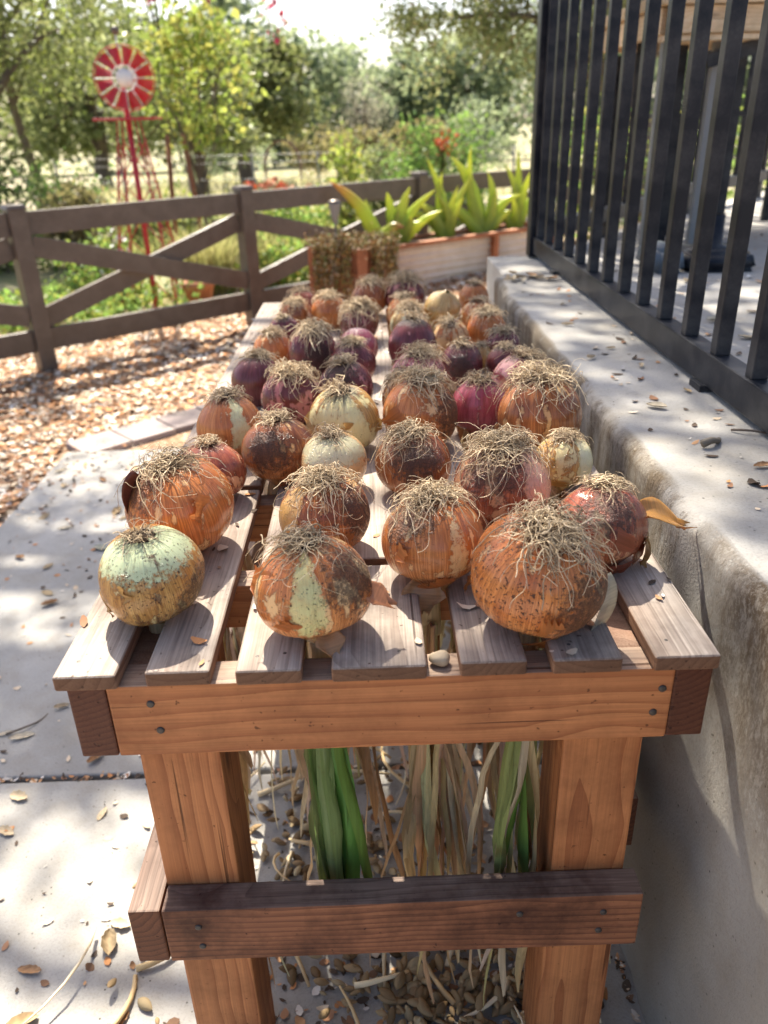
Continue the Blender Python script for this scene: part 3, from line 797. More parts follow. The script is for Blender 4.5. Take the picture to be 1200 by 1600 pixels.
onion(7, .161, .062, .0675, 'copper', 'biggest orange onion at the front edge, thick curly root mop and a black soil smear',
      tilt=(16, 2), tuft=(230, .080, (.42, .02), .09), peel=.18, scab=.30, dirt=.95, stain=(.62, -.78, .02), leaves='mixed', nleaf=6,
      flaps=[(.028, .075, 1.4, (.064, -.012, .060), (0, 50, -52), (.62, .56, .42))])
onion(8, .259, .182, .0535, 'rust', 'red brown onion beside the wall with a loose orange skin flap sticking out',
      tilt=(-16, 4), tuft=(170, .075, (.18, .02), .13), peel=.22, scab=.45, dirt=.4, wedge=(F-26, 9), wcol=(.70, .52, .28), stain=(-.12, -.75, .55), nleaf=3,
      flaps=[(.048, .066, .50, (.047, .004, .060), (16, 2, 12), (.72, .36, .09)), (.032, .03, .8, (.046, -.014, .040), (0, 50, -10), (.72, .50, .22))])
onion(9, .161, .293, .0635, 'rust', 'large pinkish brown onion behind the biggest one, flat grey root mat swept over its shoulder',
      tilt=(4, 2), tuft=(200, .085, (-.32, 0), .09), peel=.40, scab=.52, dirt=.35, wedge=(F+38, 22), wcol=(.68, .36, .25), stain=(-.35, -.6, .72), nleaf=4)
onion(10, .268, .406, .0415, 'yellow', 'small yellow onion by the wall with straw coloured roots',
      tilt=(0, 2), tuft=(140, .062, (-.25, -.12), .10), peel=.5, scab=.22, wedge=(F+40, 30), wcol=(.76, .70, .42), nleaf=3)
onion(11, .052, .388, .0535, 'brown', 'dark brown onion with shaggy roots hanging on one side, behind the round copper one',
      tilt=(2, -2), tuft=(190, .085, (-.35, -.05), .12), peel=.12, scab=.55, dirt=.4, stain=(.1, -.8, .5), nleaf=4)
onion(12, -.062, .414, .0485, 'copper', 'low pale onion with a whitish green top peeping over the half black onion',
      tilt=(4, 2), tuft=(80, .05, (-.2, 0), .08), peel=.65, scab=.5, dirt=.5, wedge=(F+8, 100), wlow=.62, wcol=(.68, .62, .38), nleaf=3)
onion(13, -.141, .458, .0535, 'brown', 'shiny brown onion with a big dark purple spot facing front',
      tilt=(-2, -2), tuft=(100, .048, (0, -.05), .05), peel=.2, scab=.52, dirt=.3, stain=(-.05, -.93, .32), nleaf=3)
onion(14, -.227, .562, .0475, 'copper', 'orange onion with long whitish green stripe on the outer edge beside the spotted one',
      tilt=(-4, -3), tuft=(120, .05, (-.15, 0), .05), peel=.25, scab=.32, dirt=.2, wedge=(F+22, 17), wcol=(.64, .64, .36), nleaf=3)
onion(15, -.046, .567, .0515, 'yellow', 'clean golden yellow onion with dark root scar near the middle of the bench',
      tilt=(10, -4), tuft=(70, .052, (-.35, 0), .06), peel=.5, scab=.22, dirt=.45, wedge=(F+16, 20), wcol=(.74, .66, .34), nleaf=3)
onion(16, .255, .537, .0595, 'brown', 'large scaly brown onion against the wall with long loose roots',
      tilt=(-2, -3), tuft=(150, .075, (-.25, -.08), .09), peel=.3, scab=.66, dirt=.3, nleaf=3)
onion(17, .074, .577, .0550, 'copper', 'orange onion with one blue black side under a dense root cap, mid bench',
      tilt=(0, 2), tuft=(230, .070, (0, -.1), .11), peel=.35, scab=.3, dirt=.3, stain=(.75, -.6, .2), nleaf=3)
onion(18, .176, .636, .0435, 'pink', 'magenta red onion with thin white roots between two brown ones',
      tilt=(0, 0), tuft=(120, .055, (0, -.1), .08), peel=.15, scab=.1, dirt=.15, nleaf=3)
onion(19, .262, .735, .0490, 'pink', 'onion with torn pink skin curling off it, next to the wall',
      tilt=(0, 6), tuft=(150, .065, (.32, 0), .11), peel=.6, scab=.2, nleaf=3,
      flaps=[(.05, .045, -.25, (-.022, -.036, .052), (0, -30, 200), (.68, .26, .23)), (.04, .04, -.2, (-.005, -.042, .045), (0, -30, 235), (.70, .32, .26))])
onion(20, -.141, .701, .0475, 'purple', 'purple onion nearly covered by pale straw roots, behind the brown spotted one',
      tilt=(2, 0), tuft=(240, .070, (0, -.12), .10), peel=.4, scab=.2, nleaf=3)
onion(21, -.217, .823, .0445, 'purple', 'dark wine red onion on the outer slat with one long looping root',
      tilt=(-6, 4), tuft=(120, .060, (.15, 0), .08), peel=.2, scab=.2, nleaf=2)
onion(22, -.047, .762, .0450, 'purple', 'violet onion with dark torn shoulder behind the golden yellow one',
      tilt=(2, -4), tuft=(160, .062, (-.2, 0), .10), peel=.35, scab=.3, stain=(-.3, -.5, .8), nleaf=2)
onion(23, -.039, .928, .0420, 'purple', 'grey root ball of an onion tucked behind the violet torn one',
      tuft=(210, .060, (.05, -.1), .11), nleaf=2)
onion(24, -.122, .997, .0465, 'purple', 'tall dark red onion with long roots draped down its front',
      tilt=(4, 0), tuft=(150, .085, (.05, -.22), .20), peel=.15, scab=.2, stain=(0.2, -.85, .1), nleaf=2, flat=1.08)
onion(25, -.030, 1.060, .0400, 'pink', 'bright pink onion with bare shiny skin showing no roots',
      tilt=(-40, 0), tuft=None, peel=.45, scab=.05, dirt=.1, nleaf=2)
onion(26, -.215, 1.060, .0385, 'copper', 'straw coloured root mop onion on the outer slat behind the wine red one',
      tuft=(240, .062, (.1, -.12), .13), nleaf=2)
onion(27, -.206, 1.253, .0350, 'purple', 'small bald dusky onion with short dark roots along the outer slat',
      tilt=(10, 0), tuft=(40, .03, (-.1, 0), .08), peel=.2, scab=.5, nleaf=2)
onion(28, -.106, 1.425, .0410, 'copper', 'orange onion wearing a pointed root cap in front of the redwood tub',
      tuft=(190, .055, (0, -.05), .12), peel=.1, scab=.3, nleaf=2)
onion(29, -.196, 1.434, .0345, 'brown', 'little hairy brown onion at the far outer corner before the reddest corner one',
      tuft=(190, .060, (.05, -.08), .14), nleaf=2)
onion(30, -.184, 1.552, .0370, 'rust', 'reddish onion at the far outer bench corner with roots swept outward',
      tilt=(-10, -6), tuft=(140, .062, (-.35, 0), .12), nleaf=2)
onion(31, -.003, 1.563, .0450, 'brown', 'tan brown onion in the last row in front of the planter corner',
      tuft=(170, .060, (.2, 0), .10), peel=.2, scab=.3, nleaf=2)
onion(32, -.028, 1.278, .0430, 'purple', 'dark onion under a wide spilled nest of pale straw roots',
      tuft=(300, .105, (.35, -.10), .14), nleaf=2)
onion(33, .094, 1.559, .0490, 'purple', 'wine coloured onion of the last row with a thick grey root wig',
      tilt=(2, -6), tuft=(210, .075, (-.3, -.05), .12), nleaf=2)
onion(34, .181, 1.409, .0442, 'yellow', 'smooth glossy yellow onion without roots near the far end',
      tilt=(-150, 8), tuft=None, peel=.3, scab=.0, dirt=.0, nleaf=0)
onion(35, .281, 1.559, .0385, 'copper', 'brick orange onion in the last row beside the wall',
      tuft=(80, .045, (.1, 0), .08), peel=.1, nleaf=2)
onion(36, .265, 1.340, .0380, 'copper', 'pinkish tan onion near the far end with roots on its wall side',
      tuft=(120, .055, (.35, 0), .09), peel=.45, nleaf=2)
onion(37, .264, 1.181, .0410, 'copper', 'orange brown onion with roots parted down the middle near the wall',
      tuft=(140, .062, (.15, -.12), .12), peel=.2, nleaf=2)
onion(38, .086, 1.406, .0390, 'copper', 'salmon onion half hidden in front of the grey wig one',
      tuft=(120, .05, (-.35, 0), .10), peel=.4, nleaf=2)
onion(39, .091, 1.250, .0420, 'pale', 'cream coloured onion covered by fine straw roots behind the tall purple one',
      tuft=(220, .055, (0, -.05), .10), peel=.4, nleaf=2)
onion(40, .086, 1.017, .0480, 'purple', 'tall smooth plum onion with a short dark root crown',
      tilt=(-4, 2), tuft=(60, .035, (0, 0), .04), peel=.2, scab=.05, dirt=.1, nleaf=2, flat=1.1)
onion(41, .179, 1.144, .0375, 'copper', 'beige onion with one dark hole like root scar behind the maroon one',
      tilt=(16, -6), tuft=(90, .05, (.1, -.05), .08), peel=.55, nleaf=2)
onion(42, .178, .912, .0395, 'purple', 'almost black maroon onion with a few forked white roots',
      tilt=(6, 0), tuft=(80, .06, (.02, -.15), .14), peel=.05, scab=.5, stain=(0, -1, .15), nleaf=2, flat=1.0)
onion(43, .282, 1.057, .0345, 'purple', 'small purple onion at the wall side with roots hanging to the middle',
      tuft=(130, .058, (-.3, -.05), .12), nleaf=2)
onion(44, .266, .917, .0350, 'purple', 'dull violet onion with a dark sunken root scar beside the wall',
      tilt=(2, -4), tuft=(90, .045, (-.1, 0), .10), peel=.1, scab=.35, nleaf=2)
onion(45, .084, .795, .0480, 'pink', 'rosy onion crowned by a wide tangle of loose white roots',
      tilt=(4, 2), tuft=(220, .075, (.1, -.06), .10), peel=.5, scab=.15, nleaf=2)
onion(46, .062, .688, .0410, 'brown', 'small grey haired onion squeezed between the rosy one and the blue black sided one',
      tuft=(240, .075, (-.15, -.05), .12), nleaf=2)
onion(47, .229, 1.015, .0245, 'yellow', 'tiny yellowish onion wedged between larger purple ones near the wall',
      tuft=(60, .05, (.1, 0), .10), nleaf=1)

# ------------------------------------------------------------------ patio railings
def railing(name, A, B, z0, h, label, first=0.0, step=.142, post_at=(), barw=.026, gap=.012, feet=()):
    A = Vector(A); B = Vector(B); d = (B-A); L = d.length; u = d.normalized()
    E_ = empty(name, (A.x, A.y, z0), label, 'railing')
    ang = math.atan2(u.y, u.x) - math.pi/2
    E_.rotation_euler = (0, 0, ang)
    board('bottom_rail', (0, 0, gap+.0275), (0, L, gap+.0275), .040, .055, M['black'], E_, .003)
    board('top_rail', (0, 0, h), (0, L, h), .050, .040, M['black'], E_, .004)
    hb = h-.02-(gap+.055)
    me = box_mesh('bar', barw, barw, hb, .0025, 2, M['black'])
    y = first
    while y < L-.03:
        link('bar', me, None, E_, (0, y, gap+.055+hb/2)); y += step
    for p in post_at:
        link('post', box_mesh('post', .064, .064, h+.10, .004, 2, M['black']), None, E_, (0.0, p, (h+.10)/2-.002))
    for p in feet:
        link('rail_foot', box_mesh('rail_foot', .06, .05, gap+.004, .002, 2, M['black']), None, E_, (0, p, gap/2))
    return E_
# along the wall top: bars every 142 mm, ending at the corner post
railing('patio_railing', (.60, -1.28, 0), (.60, 2.30, 0), T+.037, 1.07, 'black metal railing with square upright bars standing on the retaining wall',
        first=.562+1.28-12*.142, post_at=(3.60,), gap=.010, feet=(.6, 2.0, 3.2))
railing('patio_railing', (.66, 2.36, 0), (1.36, 3.30, 0), T+.033, 1.07, 'short diagonal stretch of black railing leaving the corner post', first=.16, post_at=(1.13,), gap=.06, feet=(.5,))
railing('patio_railing', (1.43, 3.38, 0), (3.3, 5.4, 0), T+.033, 1.07, 'far black patio railing raised off the floor behind the table', first=.14, post_at=(2.6,), gap=.085, feet=(.2, 1.2))

# ------------------------------------------------------------------ patio table and parasol foot
def table():
    E_ = empty('patio_table', (1.6, 2.75, T+.033), 'wooden topped patio table on grey and black metal legs behind the railing', 'table')
    o = lambda x, y, z: (x-1.6, y-2.75, z)
    for k in range(6):
        y = 2.36+k*.15
        board('plank', o(.955, y, .775), o(2.45, y, .775), .146, .038, M['tablewood'], E_, .003)
    for y in (2.33, 3.10): board('apron', o(.985, y, .715), o(2.42, y, .715), .03, .075, M['tablewood'], E_)
    board('apron', o(.985, 2.35, .715), o(.985, 3.08, .715), .03, .075, M['tablewood'], E_)
    board('trim', o(.97, 2.345, .664), o(2.43, 2.345, .664), .05, .014, M['tablewood'], E_, .001)
    for x, y, m in ((1.02, 2.40, 'grey'), (1.02, 3.0, 'black'), (1.21, 2.44, 'grey'), (2.3, 2.42, 'black'), (2.3, 3.0, 'grey')):
        board('leg', o(x, y, 0), o(x, y, .66), .05, .03, M[m], E_)
    for x in (1.115, 1.33):
        board('leg', o(x, 2.55, 0), o(x, 2.55, .66), .042, .035, M['black'], E_)
    board('brace', o(1.15, 2.40, .60), o(1.55, 2.40, .70), .03, .045, M['black'], E_)
    board('brace', o(1.9, 2.40, .70), o(2.3, 2.40, .60), .03, .045, M['black'], E_)
table()
def chair_back():
    E_ = empty('patio_bench_seat', (1.5, 2.95, T+.033), 'dark metal patio chair frame under the wooden table', 'chair')
    for x in (-.3, .3):
        for y in (-.2, .2): board('leg', (x, y, 0), (x, y, .43), .03, .03, M['black'], E_)
    for k in range(5): board('seat_slat', (-.33, -.18+k*.09, .44), (.33, -.18+k*.09, .44), .07, .018, M['black'], E_)
    for x in (-.3, .3): board('back_post', (x, .215, .40), (x, .28, .60), .03, .03, M['black'], E_)
chair_back()
def parasol_foot():
    m1 = painted('slate_plastic', (.10, .125, .15), .45, (.4, .38, .35), .3)
    E_ = empty('parasol_foot', (1.01, 1.98, T+.033), 'low slate and black rounded parasol foot lying on the patio floor', 'parasol base')
    def seg(name, x0, x1, hgt, mat):
        bm = bmesh.new(); bmesh.ops.create_cube(bm, size=1)
        bmesh.ops.scale(bm, vec=(x1-x0, .24, hgt), verts=bm.verts)
        for v in bm.verts:
            if v.co.z > 0: v.co.x *= .86; v.co.y *= .8
        bmesh.ops.bevel(bm, geom=bm.edges[:], offset=.016, segments=4, affect='EDGES')
        me = bpy.data.meshes.new(name); bm.to_mesh(me); bm.free()
        for p in me.polygons: p.use_smooth = True
        link(name, me, mat, E_, ((x0+x1)/2, 0, hgt/2))
    seg('weight_block', -.13, -.035, .075, m1); seg('weight_block', -.03, .19, .062, M['black'])
    V, Q = lathe([(.055, 0), (.055, .004), (.03, .012), (.028, .10), (.02, .10)], 16); mb = MB(); mb.add(V, Q)
    mb.build('tube_socket', M['black'], E_, (.08, .0, .060))
parasol_foot()

# ------------------------------------------------------------------ cross-braced fence
def fence():
    P = [Vector(p) for p in ((-3.055, 3.03, 0), (-1.930, 4.03, 0), (-.815, 5.01, 0), (.415, 6.05, 0), (1.60, 6.88, 0), (2.9, 7.7, 0))]
    E_ = empty('garden_fence', P[1], 'dark brown wooden fence with cross braces between square capped posts', 'fence')
    o = P[1]; H = .90
    for p in P:
        q = p-o; ang = math.radians(42)
        m = link('post', box_mesh('post', .096, .096, H-.006, .004, 2, M['fence']), None, E_, (q.x, q.y, (H-.006)/2-.02), (0, 0, ang))
        bm = bmesh.new(); bmesh.ops.create_cube(bm, size=1); bmesh.ops.scale(bm, vec=(.112, .112, .022), verts=bm.verts)
        for v in bm.verts:
            if v.co.z > 0: v.co.x *= .82; v.co.y *= .82
        bmesh.ops.bevel(bm, geom=bm.edges[:], offset=.002, segments=1, affect='EDGES')
        me = bpy.data.meshes.new('cap'); bm.to_mesh(me); bm.free()
        link('post_cap', me, M['fence'], m, (0, 0, (H-.006)/2+.012))
    for a, b in zip(P[:-1], P[1:]):
        d = (b-a).normalized(); n = Vector((d.y, -d.x, 0)); a2 = a-o+d*.05; b2 = b-o-d*.05
        z = lambda v, h, s=0: Vector((v.x, v.y, h))+n*s
        board('rail', z(a2, H-.105), z(b2, H-.105), .038, .125, M['fence'], E_, .003)
        board('rail', z(a2, .155), z(b2, .155), .038, .125, M['fence'], E_, .003)
        dd = d*.0
        board('brace', z(a2, H-.225, .019), z(b2, .30, .019), .034, .115, M['fence'], E_, .003)
        board('brace', z(a2, .27, -.019), z(b2, H-.225, -.019), .034, .115, M['fence'], E_, .003)
fence()

# ------------------------------------------------------------------ raised bed with aloes
def bed():
    A = Vector((.142, 5.332, 0)); d = Vector((.809, .588, 0)).normalized(); n = Vector((-d.y, d.x, 0)); L = 1.75
    z0, z1 = .14, .447
    E_ = empty('raised_bed', A, 'low raised garden bed with pale ribbed panels and redwood trim before the fence', 'planter')
    ang = math.atan2(d.y, d.x)
    E_.rotation_euler = (0, 0, ang)
    W = .30
    # ribbed panels between the posts
    def panel(x0, x1, y, flip):
        m = 60; zz = np.linspace(z0-.08, z1-.03, m); yy = y + .006*np.sin((zz-z0)*2*np.pi/.052)
        V = np.concatenate([np.stack([np.full(m, x), yy, zz], 1) for x in (x0, x1)]); i = np.arange(m-1)
        Q = np.stack([i, m+i, m+i+1, i+1], 1)
        o = link('ribbed_panel', np_mesh('ribbed_panel', V, Q), M['panel'], E_)
        s = o.modifiers.new('t', 'SOLIDIFY'); s.thickness = .003
    for x0, x1 in ((.03, 1.05), (1.10, 1.72)): panel(x0, x1, .03, 0)
    panel(.03, 1.72, W, 1)
    for x in (.0, 1.075, L-.0):
        board('bed_post', (x, .012, -.05), (x, .012, z1-.026), .05, .05, M['bedwood'], E_)
        board('bed_post', (x, W+.02, -.05), (x, W+.02, z1-.026), .05, .05, M['bedwood'], E_)
    for y in (.012, W+.02): board('top_trim', (-.03, y, z1-.012), (L+.03, y, z1-.012), .075, .024, M['bedwood'], E_)
    board('top_trim', (-.0, .055, z1-.0115), (-.0, W-.02, z1-.0115), .06, .022, M['bedwood'], E_)
    board('end_panel', (0, .04, .25), (0, W, .25), .02, .38, M['bedwood'], E_)
    V = [(.03, .04, z1-.06), (L-.03, .04, z1-.06), (L-.03, W-.01, z1-.06), (.03, W-.01, z1-.06)]
    link('bed_soil', np_mesh('bed_soil', V, [(0, 1, 2, 3)]), M['soil'], E_)
    return A, d, n, z1
BED = bed()

def blade(mb, a, b, w, bow, c0, c1, side=None):
    """thick succulent leaf from a to b: rounded underside, channelled top"""
    a = np.array(a, float); b = np.array(b, float); n = 12
    t = np.linspace(0, 1, n); P = a+(b-a)*t[:, None]; P[:, 2] += bow*np.sin(t*np.pi); P[:, 0] += random.uniform(-.05, .05)*np.sin(t*np.pi); P[:, 1] += random.uniform(-.05, .02)*t*t
    D = np.gradient(P, axis=0); D /= np.linalg.norm(D, axis=1)[:, None]
    ref = np.array((0, -1.0, .25)) if side is None else np.array(side)
    U = np.cross(D, ref); U /= np.linalg.norm(U, axis=1)[:, None]; W = np.cross(U, D)
    ww = w*np.interp(t, [0, .15, .4, .8, 1], [.9, 1, .92, .45, .03])/2
    sec = [(-1, .12), (-.55, -.10), (0, -.22), (.55, -.10), (1, .12), (.5, .42), (0, .5), (-.5, .42)]
    V = np.stack([P+U*(ww*s)[:, None]+W*(ww*q*-1)[:, None] for s, q in sec], 1).reshape(-1, 3); k = len(sec)
    i, j = np.meshgrid(np.arange(n-1), np.arange(k), indexing='ij'); j2 = (j+1) % k
    Q = np.stack([i*k+j, i*k+j2, (i+1)*k+j2, (i+1)*k+j], -1).reshape(-1, 4)
    C = np.repeat(np.array(c0)+(np.array(c1)-np.array(c0))*np.interp(t, [0, .45, .8, 1], [0, .1, .7, 1])[:, None], k, 0)
    mb.V.append(V); mb.Q.append(Q+mb.n); mb.C.append(C); mb.n += len(V)

def aloe(x, y, z, leaves, label):
    E_ = empty('aloe_plant', (x, y, z), label, 'plant', 'aloes in the raised bed')
    for (dx, dy, dz, w, bow, red) in leaves:
        mb = MB(); g = random.uniform(.85, 1.2)
        c0 = (.38*g, .50*g, .08); c1 = (.50*g, .20*g, .12) if red else (.66*g, .68*g, .13)
        s = (random.uniform(-.015, .015), random.uniform(-.01, .01), 0)
        blade(mb, s, (dx*1.05, dy, dz*(1.1 if red else 1.22)), w*random.uniform(1.5, 2.1), bow+random.uniform(-.03, .06), c0, c1)
        mb.build('leaf', M['aloe'], E_, col=True)
A_, D_, N_, Z1 = BED
def bedpt(s, n=.16): p = A_+D_*s+N_*n; return p.x, p.y, Z1-.06
aloe(*bedpt(.03, .12), [(-.34, -.10, .46, .062, .04, True), (-.10, .1, .30, .05, .0, False), (.16, -.05, .16, .05, .03, True)], 'aloe at the planter end with one long red tipped leaf')
aloe(*bedpt(.20), [(-.06, .02, .33, .05, .0, 0), (.10, .0, .36, .055, -.02, 0), (.28, -.02, .34, .055, .05, 0), (.02, .0, .24, .05, 0, 0), (.20, -.06, .16, .055, .04, 0), (.33, .02, .22, .05, .05, 0), (.10, -.06, .20, .05, .02, 0)], 'bushy lime aloe second in the raised bed')
aloe(*bedpt(.72), [(-.16, .02, .50, .052, -.02, 0), (-.05, .05, .42, .052, .0, 0), (.06, .0, .34, .055, 0, 0), (.10, -.03, .27, .055, .03, 0), (-.22, -.04, .24, .055, .05, 0), (.16, .05, .38, .05, 0, 0), (-.10, -.05, .30, .05, .02, 0), (-.32, -.02, .16, .055, .06, 0)], 'tall yellow green aloe in the middle of the bed')
aloe(*bedpt(1.10), [(-.26, .0, .50, .055, .03, 0), (-.12, .0, .56, .052, .0, 0), (.02, .03, .40, .05, 0, 0), (.20, -.03, .17, .055, .05, 0), (.08, -.02, .30, .055, .02, 0), (.28, .0, .26, .05, .04, 0), (-.3, -.05, .18, .05, .05, 0)], 'tall aloe right of the bed middle post with pale spears')
aloe(*bedpt(1.45), [(-.10, .0, .44, .05, 0, 0), (.0, .03, .52, .05, 0, 0), (.12, .0, .42, .05, 0, 0), (-.24, -.02, .20, .055, .05, 0), (.2, 0, .25, .05, .03, 0), (-.05, -.05, .26, .055, .02, 0)], 'aloe next to the railing corner post')

# ------------------------------------------------------------------ redwood tub with trailing succulent, torch light
def tub():
    C_ = Vector((-.04, 4.40, 0)); d1 = Vector((-.86, .51, 0)); d2 = Vector((.51, .86, 0)); S = .36; H = .56
    E_ = empty('redwood_tub', C_, 'square redwood planter tub with reddish corner boards at the end of the bench', 'planter')
    dark = M['darkwood']
    cs = [Vector((0, 0, 0)), d1*S, d1*S+d2*S, d2*S]
    for p in cs: board('corner_post', p, p+Vector((0, 0, H)), .062, .062, M['bedwood'], E_)
    for a, b in zip(cs, cs[1:]+cs[:1]):
        for k in range(4):
            z = .075+k*.137; u = (b-a).normalized()*.032
            board('plank', a+u+Vector((0, 0, z)), b-u+Vector((0, 0, z)), .02, .132, M['bedwood'], E_)
    bm = bmesh.new(); bm.faces.new([bm.verts.new(c+Vector((0, 0, H-.03))) for c in cs]); me = bpy.data.meshes.new('tub_soil'); bm.to_mesh(me); bm.free()
    link('tub_soil', me, M['soil'], E_)
    # trailing strings of small round leaves hanging over the two faces towards the bench
    V_ = []; Cc = []; rs = np.random.default_rng(5)
    Tn = empty('trailing_succulent', C_+Vector((0, 0, H-.02)), 'trailing succulent spilling in brown green strings over the redwood tub', 'plant')
    P = []
    for f, (a, u, nrm) in enumerate(((cs[0], d1, -d2), (cs[0], d2, -d1))):
        for k in range(95 if f == 0 else 75):
            s = rs.uniform(0.03, .97)*S
            if abs(s-.0) < .055 and rs.random() < .9: continue
            if f == 0 and s > S-.04 and rs.random() < .8: continue
            L = rs.uniform(.10, .52); z = .02
            q = np.array(a+u*s)+np.array(nrm)*rs.uniform(.035, .075)
            for m in range(int(L/.010)):
                e = q+rs.normal(0, .004, 3); P.append((e[0], e[1], z+.02-m*.010)); q = q+rs.normal(0, .0022, 3)*np.array((1, 1, 0))
    for k in range(2600):
        a, b = rs.uniform(-.06, S+.06, 2); p = d1*a+d2*b; P.append((p.x, p.y, .02+rs.normal(0, .02)+.02))
    P = np.array(P); n = len(P)
    pts = leaf_cloud(P, rs.uniform(.006, .012, n), rs, [(.16, .12, .04), (.32, .15, .05), (.36, .24, .09), (.12, .08, .04), (.50, .42, .28), (.20, .22, .07)])
    o = link('strings', np_mesh('strings', *pts, smooth=False), M['chip'], Tn); o['kind'] = 'stuff'

def leaf_cloud(P, size, rs, pal, aspect=.62, up=0.0, pw=None):
    """one folded leaf quad pair (6 verts, 2 quads) per point"""
    n = len(P); size = np.broadcast_to(size, (n,))[:, None]
    D = rs.normal(0, 1, (n, 3)); D[:, 2] += up; D /= np.linalg.norm(D, axis=1)[:, None]
    N = rs.normal(0, 1, (n, 3)); U = np.cross(D, N); U /= np.linalg.norm(U, axis=1)[:, None]; W = np.cross(D, U)
    w = size*aspect
    a = P-D*size; b = P+D*size*1.0; l0 = P-D*size*.25+U*w+W*w*.3; r0 = P-D*size*.25-U*w+W*w*.3
    l1 = P+D*size*.45+U*w*.75+W*w*.25; r1 = P+D*size*.45-U*w*.75+W*w*.25
    V = np.stack([a, l0, l1, b, r1, r0], 1).reshape(-1, 3)
    k = np.arange(n)*6
    Q = np.vstack([np.stack([k, k+1, k+2, k+3], 1), np.stack([k, k+3, k+4, k+5], 1)])
    pal = np.array(pal); ci = rs.choice(len(pal), n, p=pw); C = pal[ci]*rs.uniform(.75, 1.3, (n, 1))
    return V, Q, np.repeat(C, 6, 0)
tub()

def torch():
    E_ = empty('garden_torch', (-.20, 4.56, .54), 'small bronze cone shaped solar torch on a stake in the redwood tub', 'garden light')
    V, Q = lathe([(.0, 0), (.006, 0), (.006, .14), (.010, .15), (.026, .22), (.034, .265), (.036, .285), (.033, .292), (.0, .294)], 16)
    bz = painted('bronze', (.10, .075, .055), .35, (.3, .25, .2), .3, .5, .5)
    mb = MB(); mb.tube([(0, 0, -.02), (0, 0, .145)], .006, 8); mb.build('stake', bz, E_)
    mb = MB(); mb.add(*lathe([(.006, .140), (.012, .152), (.028, .215), (.038, .262), (.040, .275), (.036, .280)], 16)); mb.build('lamp_cone', M['grey'], E_)
    mb = MB(); mb.add(*lathe([(.0, .292), (.022, .290), (.0385, .281), (.041, .272)], 16)); mb.build('cap', bz, E_)
torch()

# ------------------------------------------------------------------ windmill
def windmill():
    B = Vector((-1.655, 5.62, -.03))
    E_ = empty('garden_windmill', B, 'red ornamental windmill with a slatted wheel on a tall lattice tower beyond the fence', 'windmill')
    H = 1.345
    mb = MB(); mb.tube([(0, 0, 0), (0, 0, H+.25)], .019, 10); mb.build('mast', M['red'], E_)
    cor = [(1, 1), (-1, 1), (-1, -1), (1, -1)]
    for sx, sy in cor:
        mb = MB(); mb.tube([(sx*.225, sy*.225, 0), (sx*.06, sy*.06, H)], .0062, 6); mb.build('leg', M['red'], E_)
    for k, (za, zb) in enumerate(((.10, .52), (.52, .90), (.90, 1.2))):
        for a, b in zip(cor, cor[1:]+cor[:1]):
            f = lambda z: .225+(.06-.225)*z/H
            mb = MB(); mb.tube([(a[0]*f(za), a[1]*f(za), za), (b[0]*f(zb), b[1]*f(zb), zb)], .0042, 5)
            mb.tube([(b[0]*f(za), b[1]*f(za), za), (a[0]*f(zb), a[1]*f(zb), zb)], .0042, 5); mb.build('cross_brace', M['red'], E_)
    board('platform', (-.215, 0, H), (.215, 0, H), .24, .016, M['red'], E_)
    # wheel, turned a little to the right
    hubz = H+.248
    W = bpy.data.objects.new('wheel', None); COL.objects.link(W); W.parent = E_; W.location = (.03, -.05, hubz); W.rotation_euler = (math.radians(90), 0, math.radians(14))
    R = .200; nb = 12
    bm_v = []
    for k in range(nb):
        a0 = 2*math.pi*(k+.5)/nb; mb = MB()
        V = []
        for r in (.082, .155, R-.008):
            for s in (-1, 1):
                da = s*.198; zz = s*.016*(.5+r/R)
                V.append((r*math.cos(a0+da), r*math.sin(a0+da), zz))
        V = np.array(V); V2 = V+np.array((0, 0, .003))
        F_ = [(0, 1, 3, 2), (2, 3, 5, 4)]; Q = F_+[tuple(6+i for i in q[::-1]) for q in F_]+[(0, 2, 8, 6), (2, 4, 10, 8), (1, 7, 9, 3), (3, 9, 11, 5), (4, 5, 11, 10), (0, 6, 7, 1)]
        mb.add(np.vstack([V, V2]), Q); mb.build('blade', M['red'], W, smooth=False)
    for r, m in ((R, 'red'), (.080, 'white')):
        mb = MB(); t = np.linspace(0, 2*np.pi, 49); mb.tube(np.stack([r*np.cos(t), r*np.sin(t), 0*t], 1), .0045, 6, cap=False); mb.build('rim', M[m], W)
    for k in range(nb):
        a = 2*math.pi*k/nb; mb = MB(); mb.tube([(0, 0, 0), (R*math.cos(a), R*math.sin(a), 0)], .0034, 5); mb.build('spoke', M['white'], W)
    mb = MB(); mb.add(*lathe([(0, .03), (.025, .028), (.060, .012), (.060, -.01), (0, -.012)], 18)); mb.build('hub', M['white'], W)
    mb = MB(); mb.tube([(0, 0, hubz), (.02, .30, hubz)], .008, 6); mb.build('tail_boom', M['red'], E_)
    mb = MB(); mb.box((-.003, .24, hubz-.09), (.003, .46, hubz+.10)); o = mb.build('tail_vane', M['white'], E_, smooth=False)
    mb = MB(); mb.add(*lathe([(0, 0), (.022, .01), (.03, .03), (.022, .05), (0, .058)], 12)); mb.build('finial', M['fence'], E_, (.0, 0, hubz+.255))
    mb = MB(); mb.tube([(0, 0, H+.26), (0, 0, hubz+.26)], .007, 6); mb.build('finial_rod', M['white'], E_)
windmill()

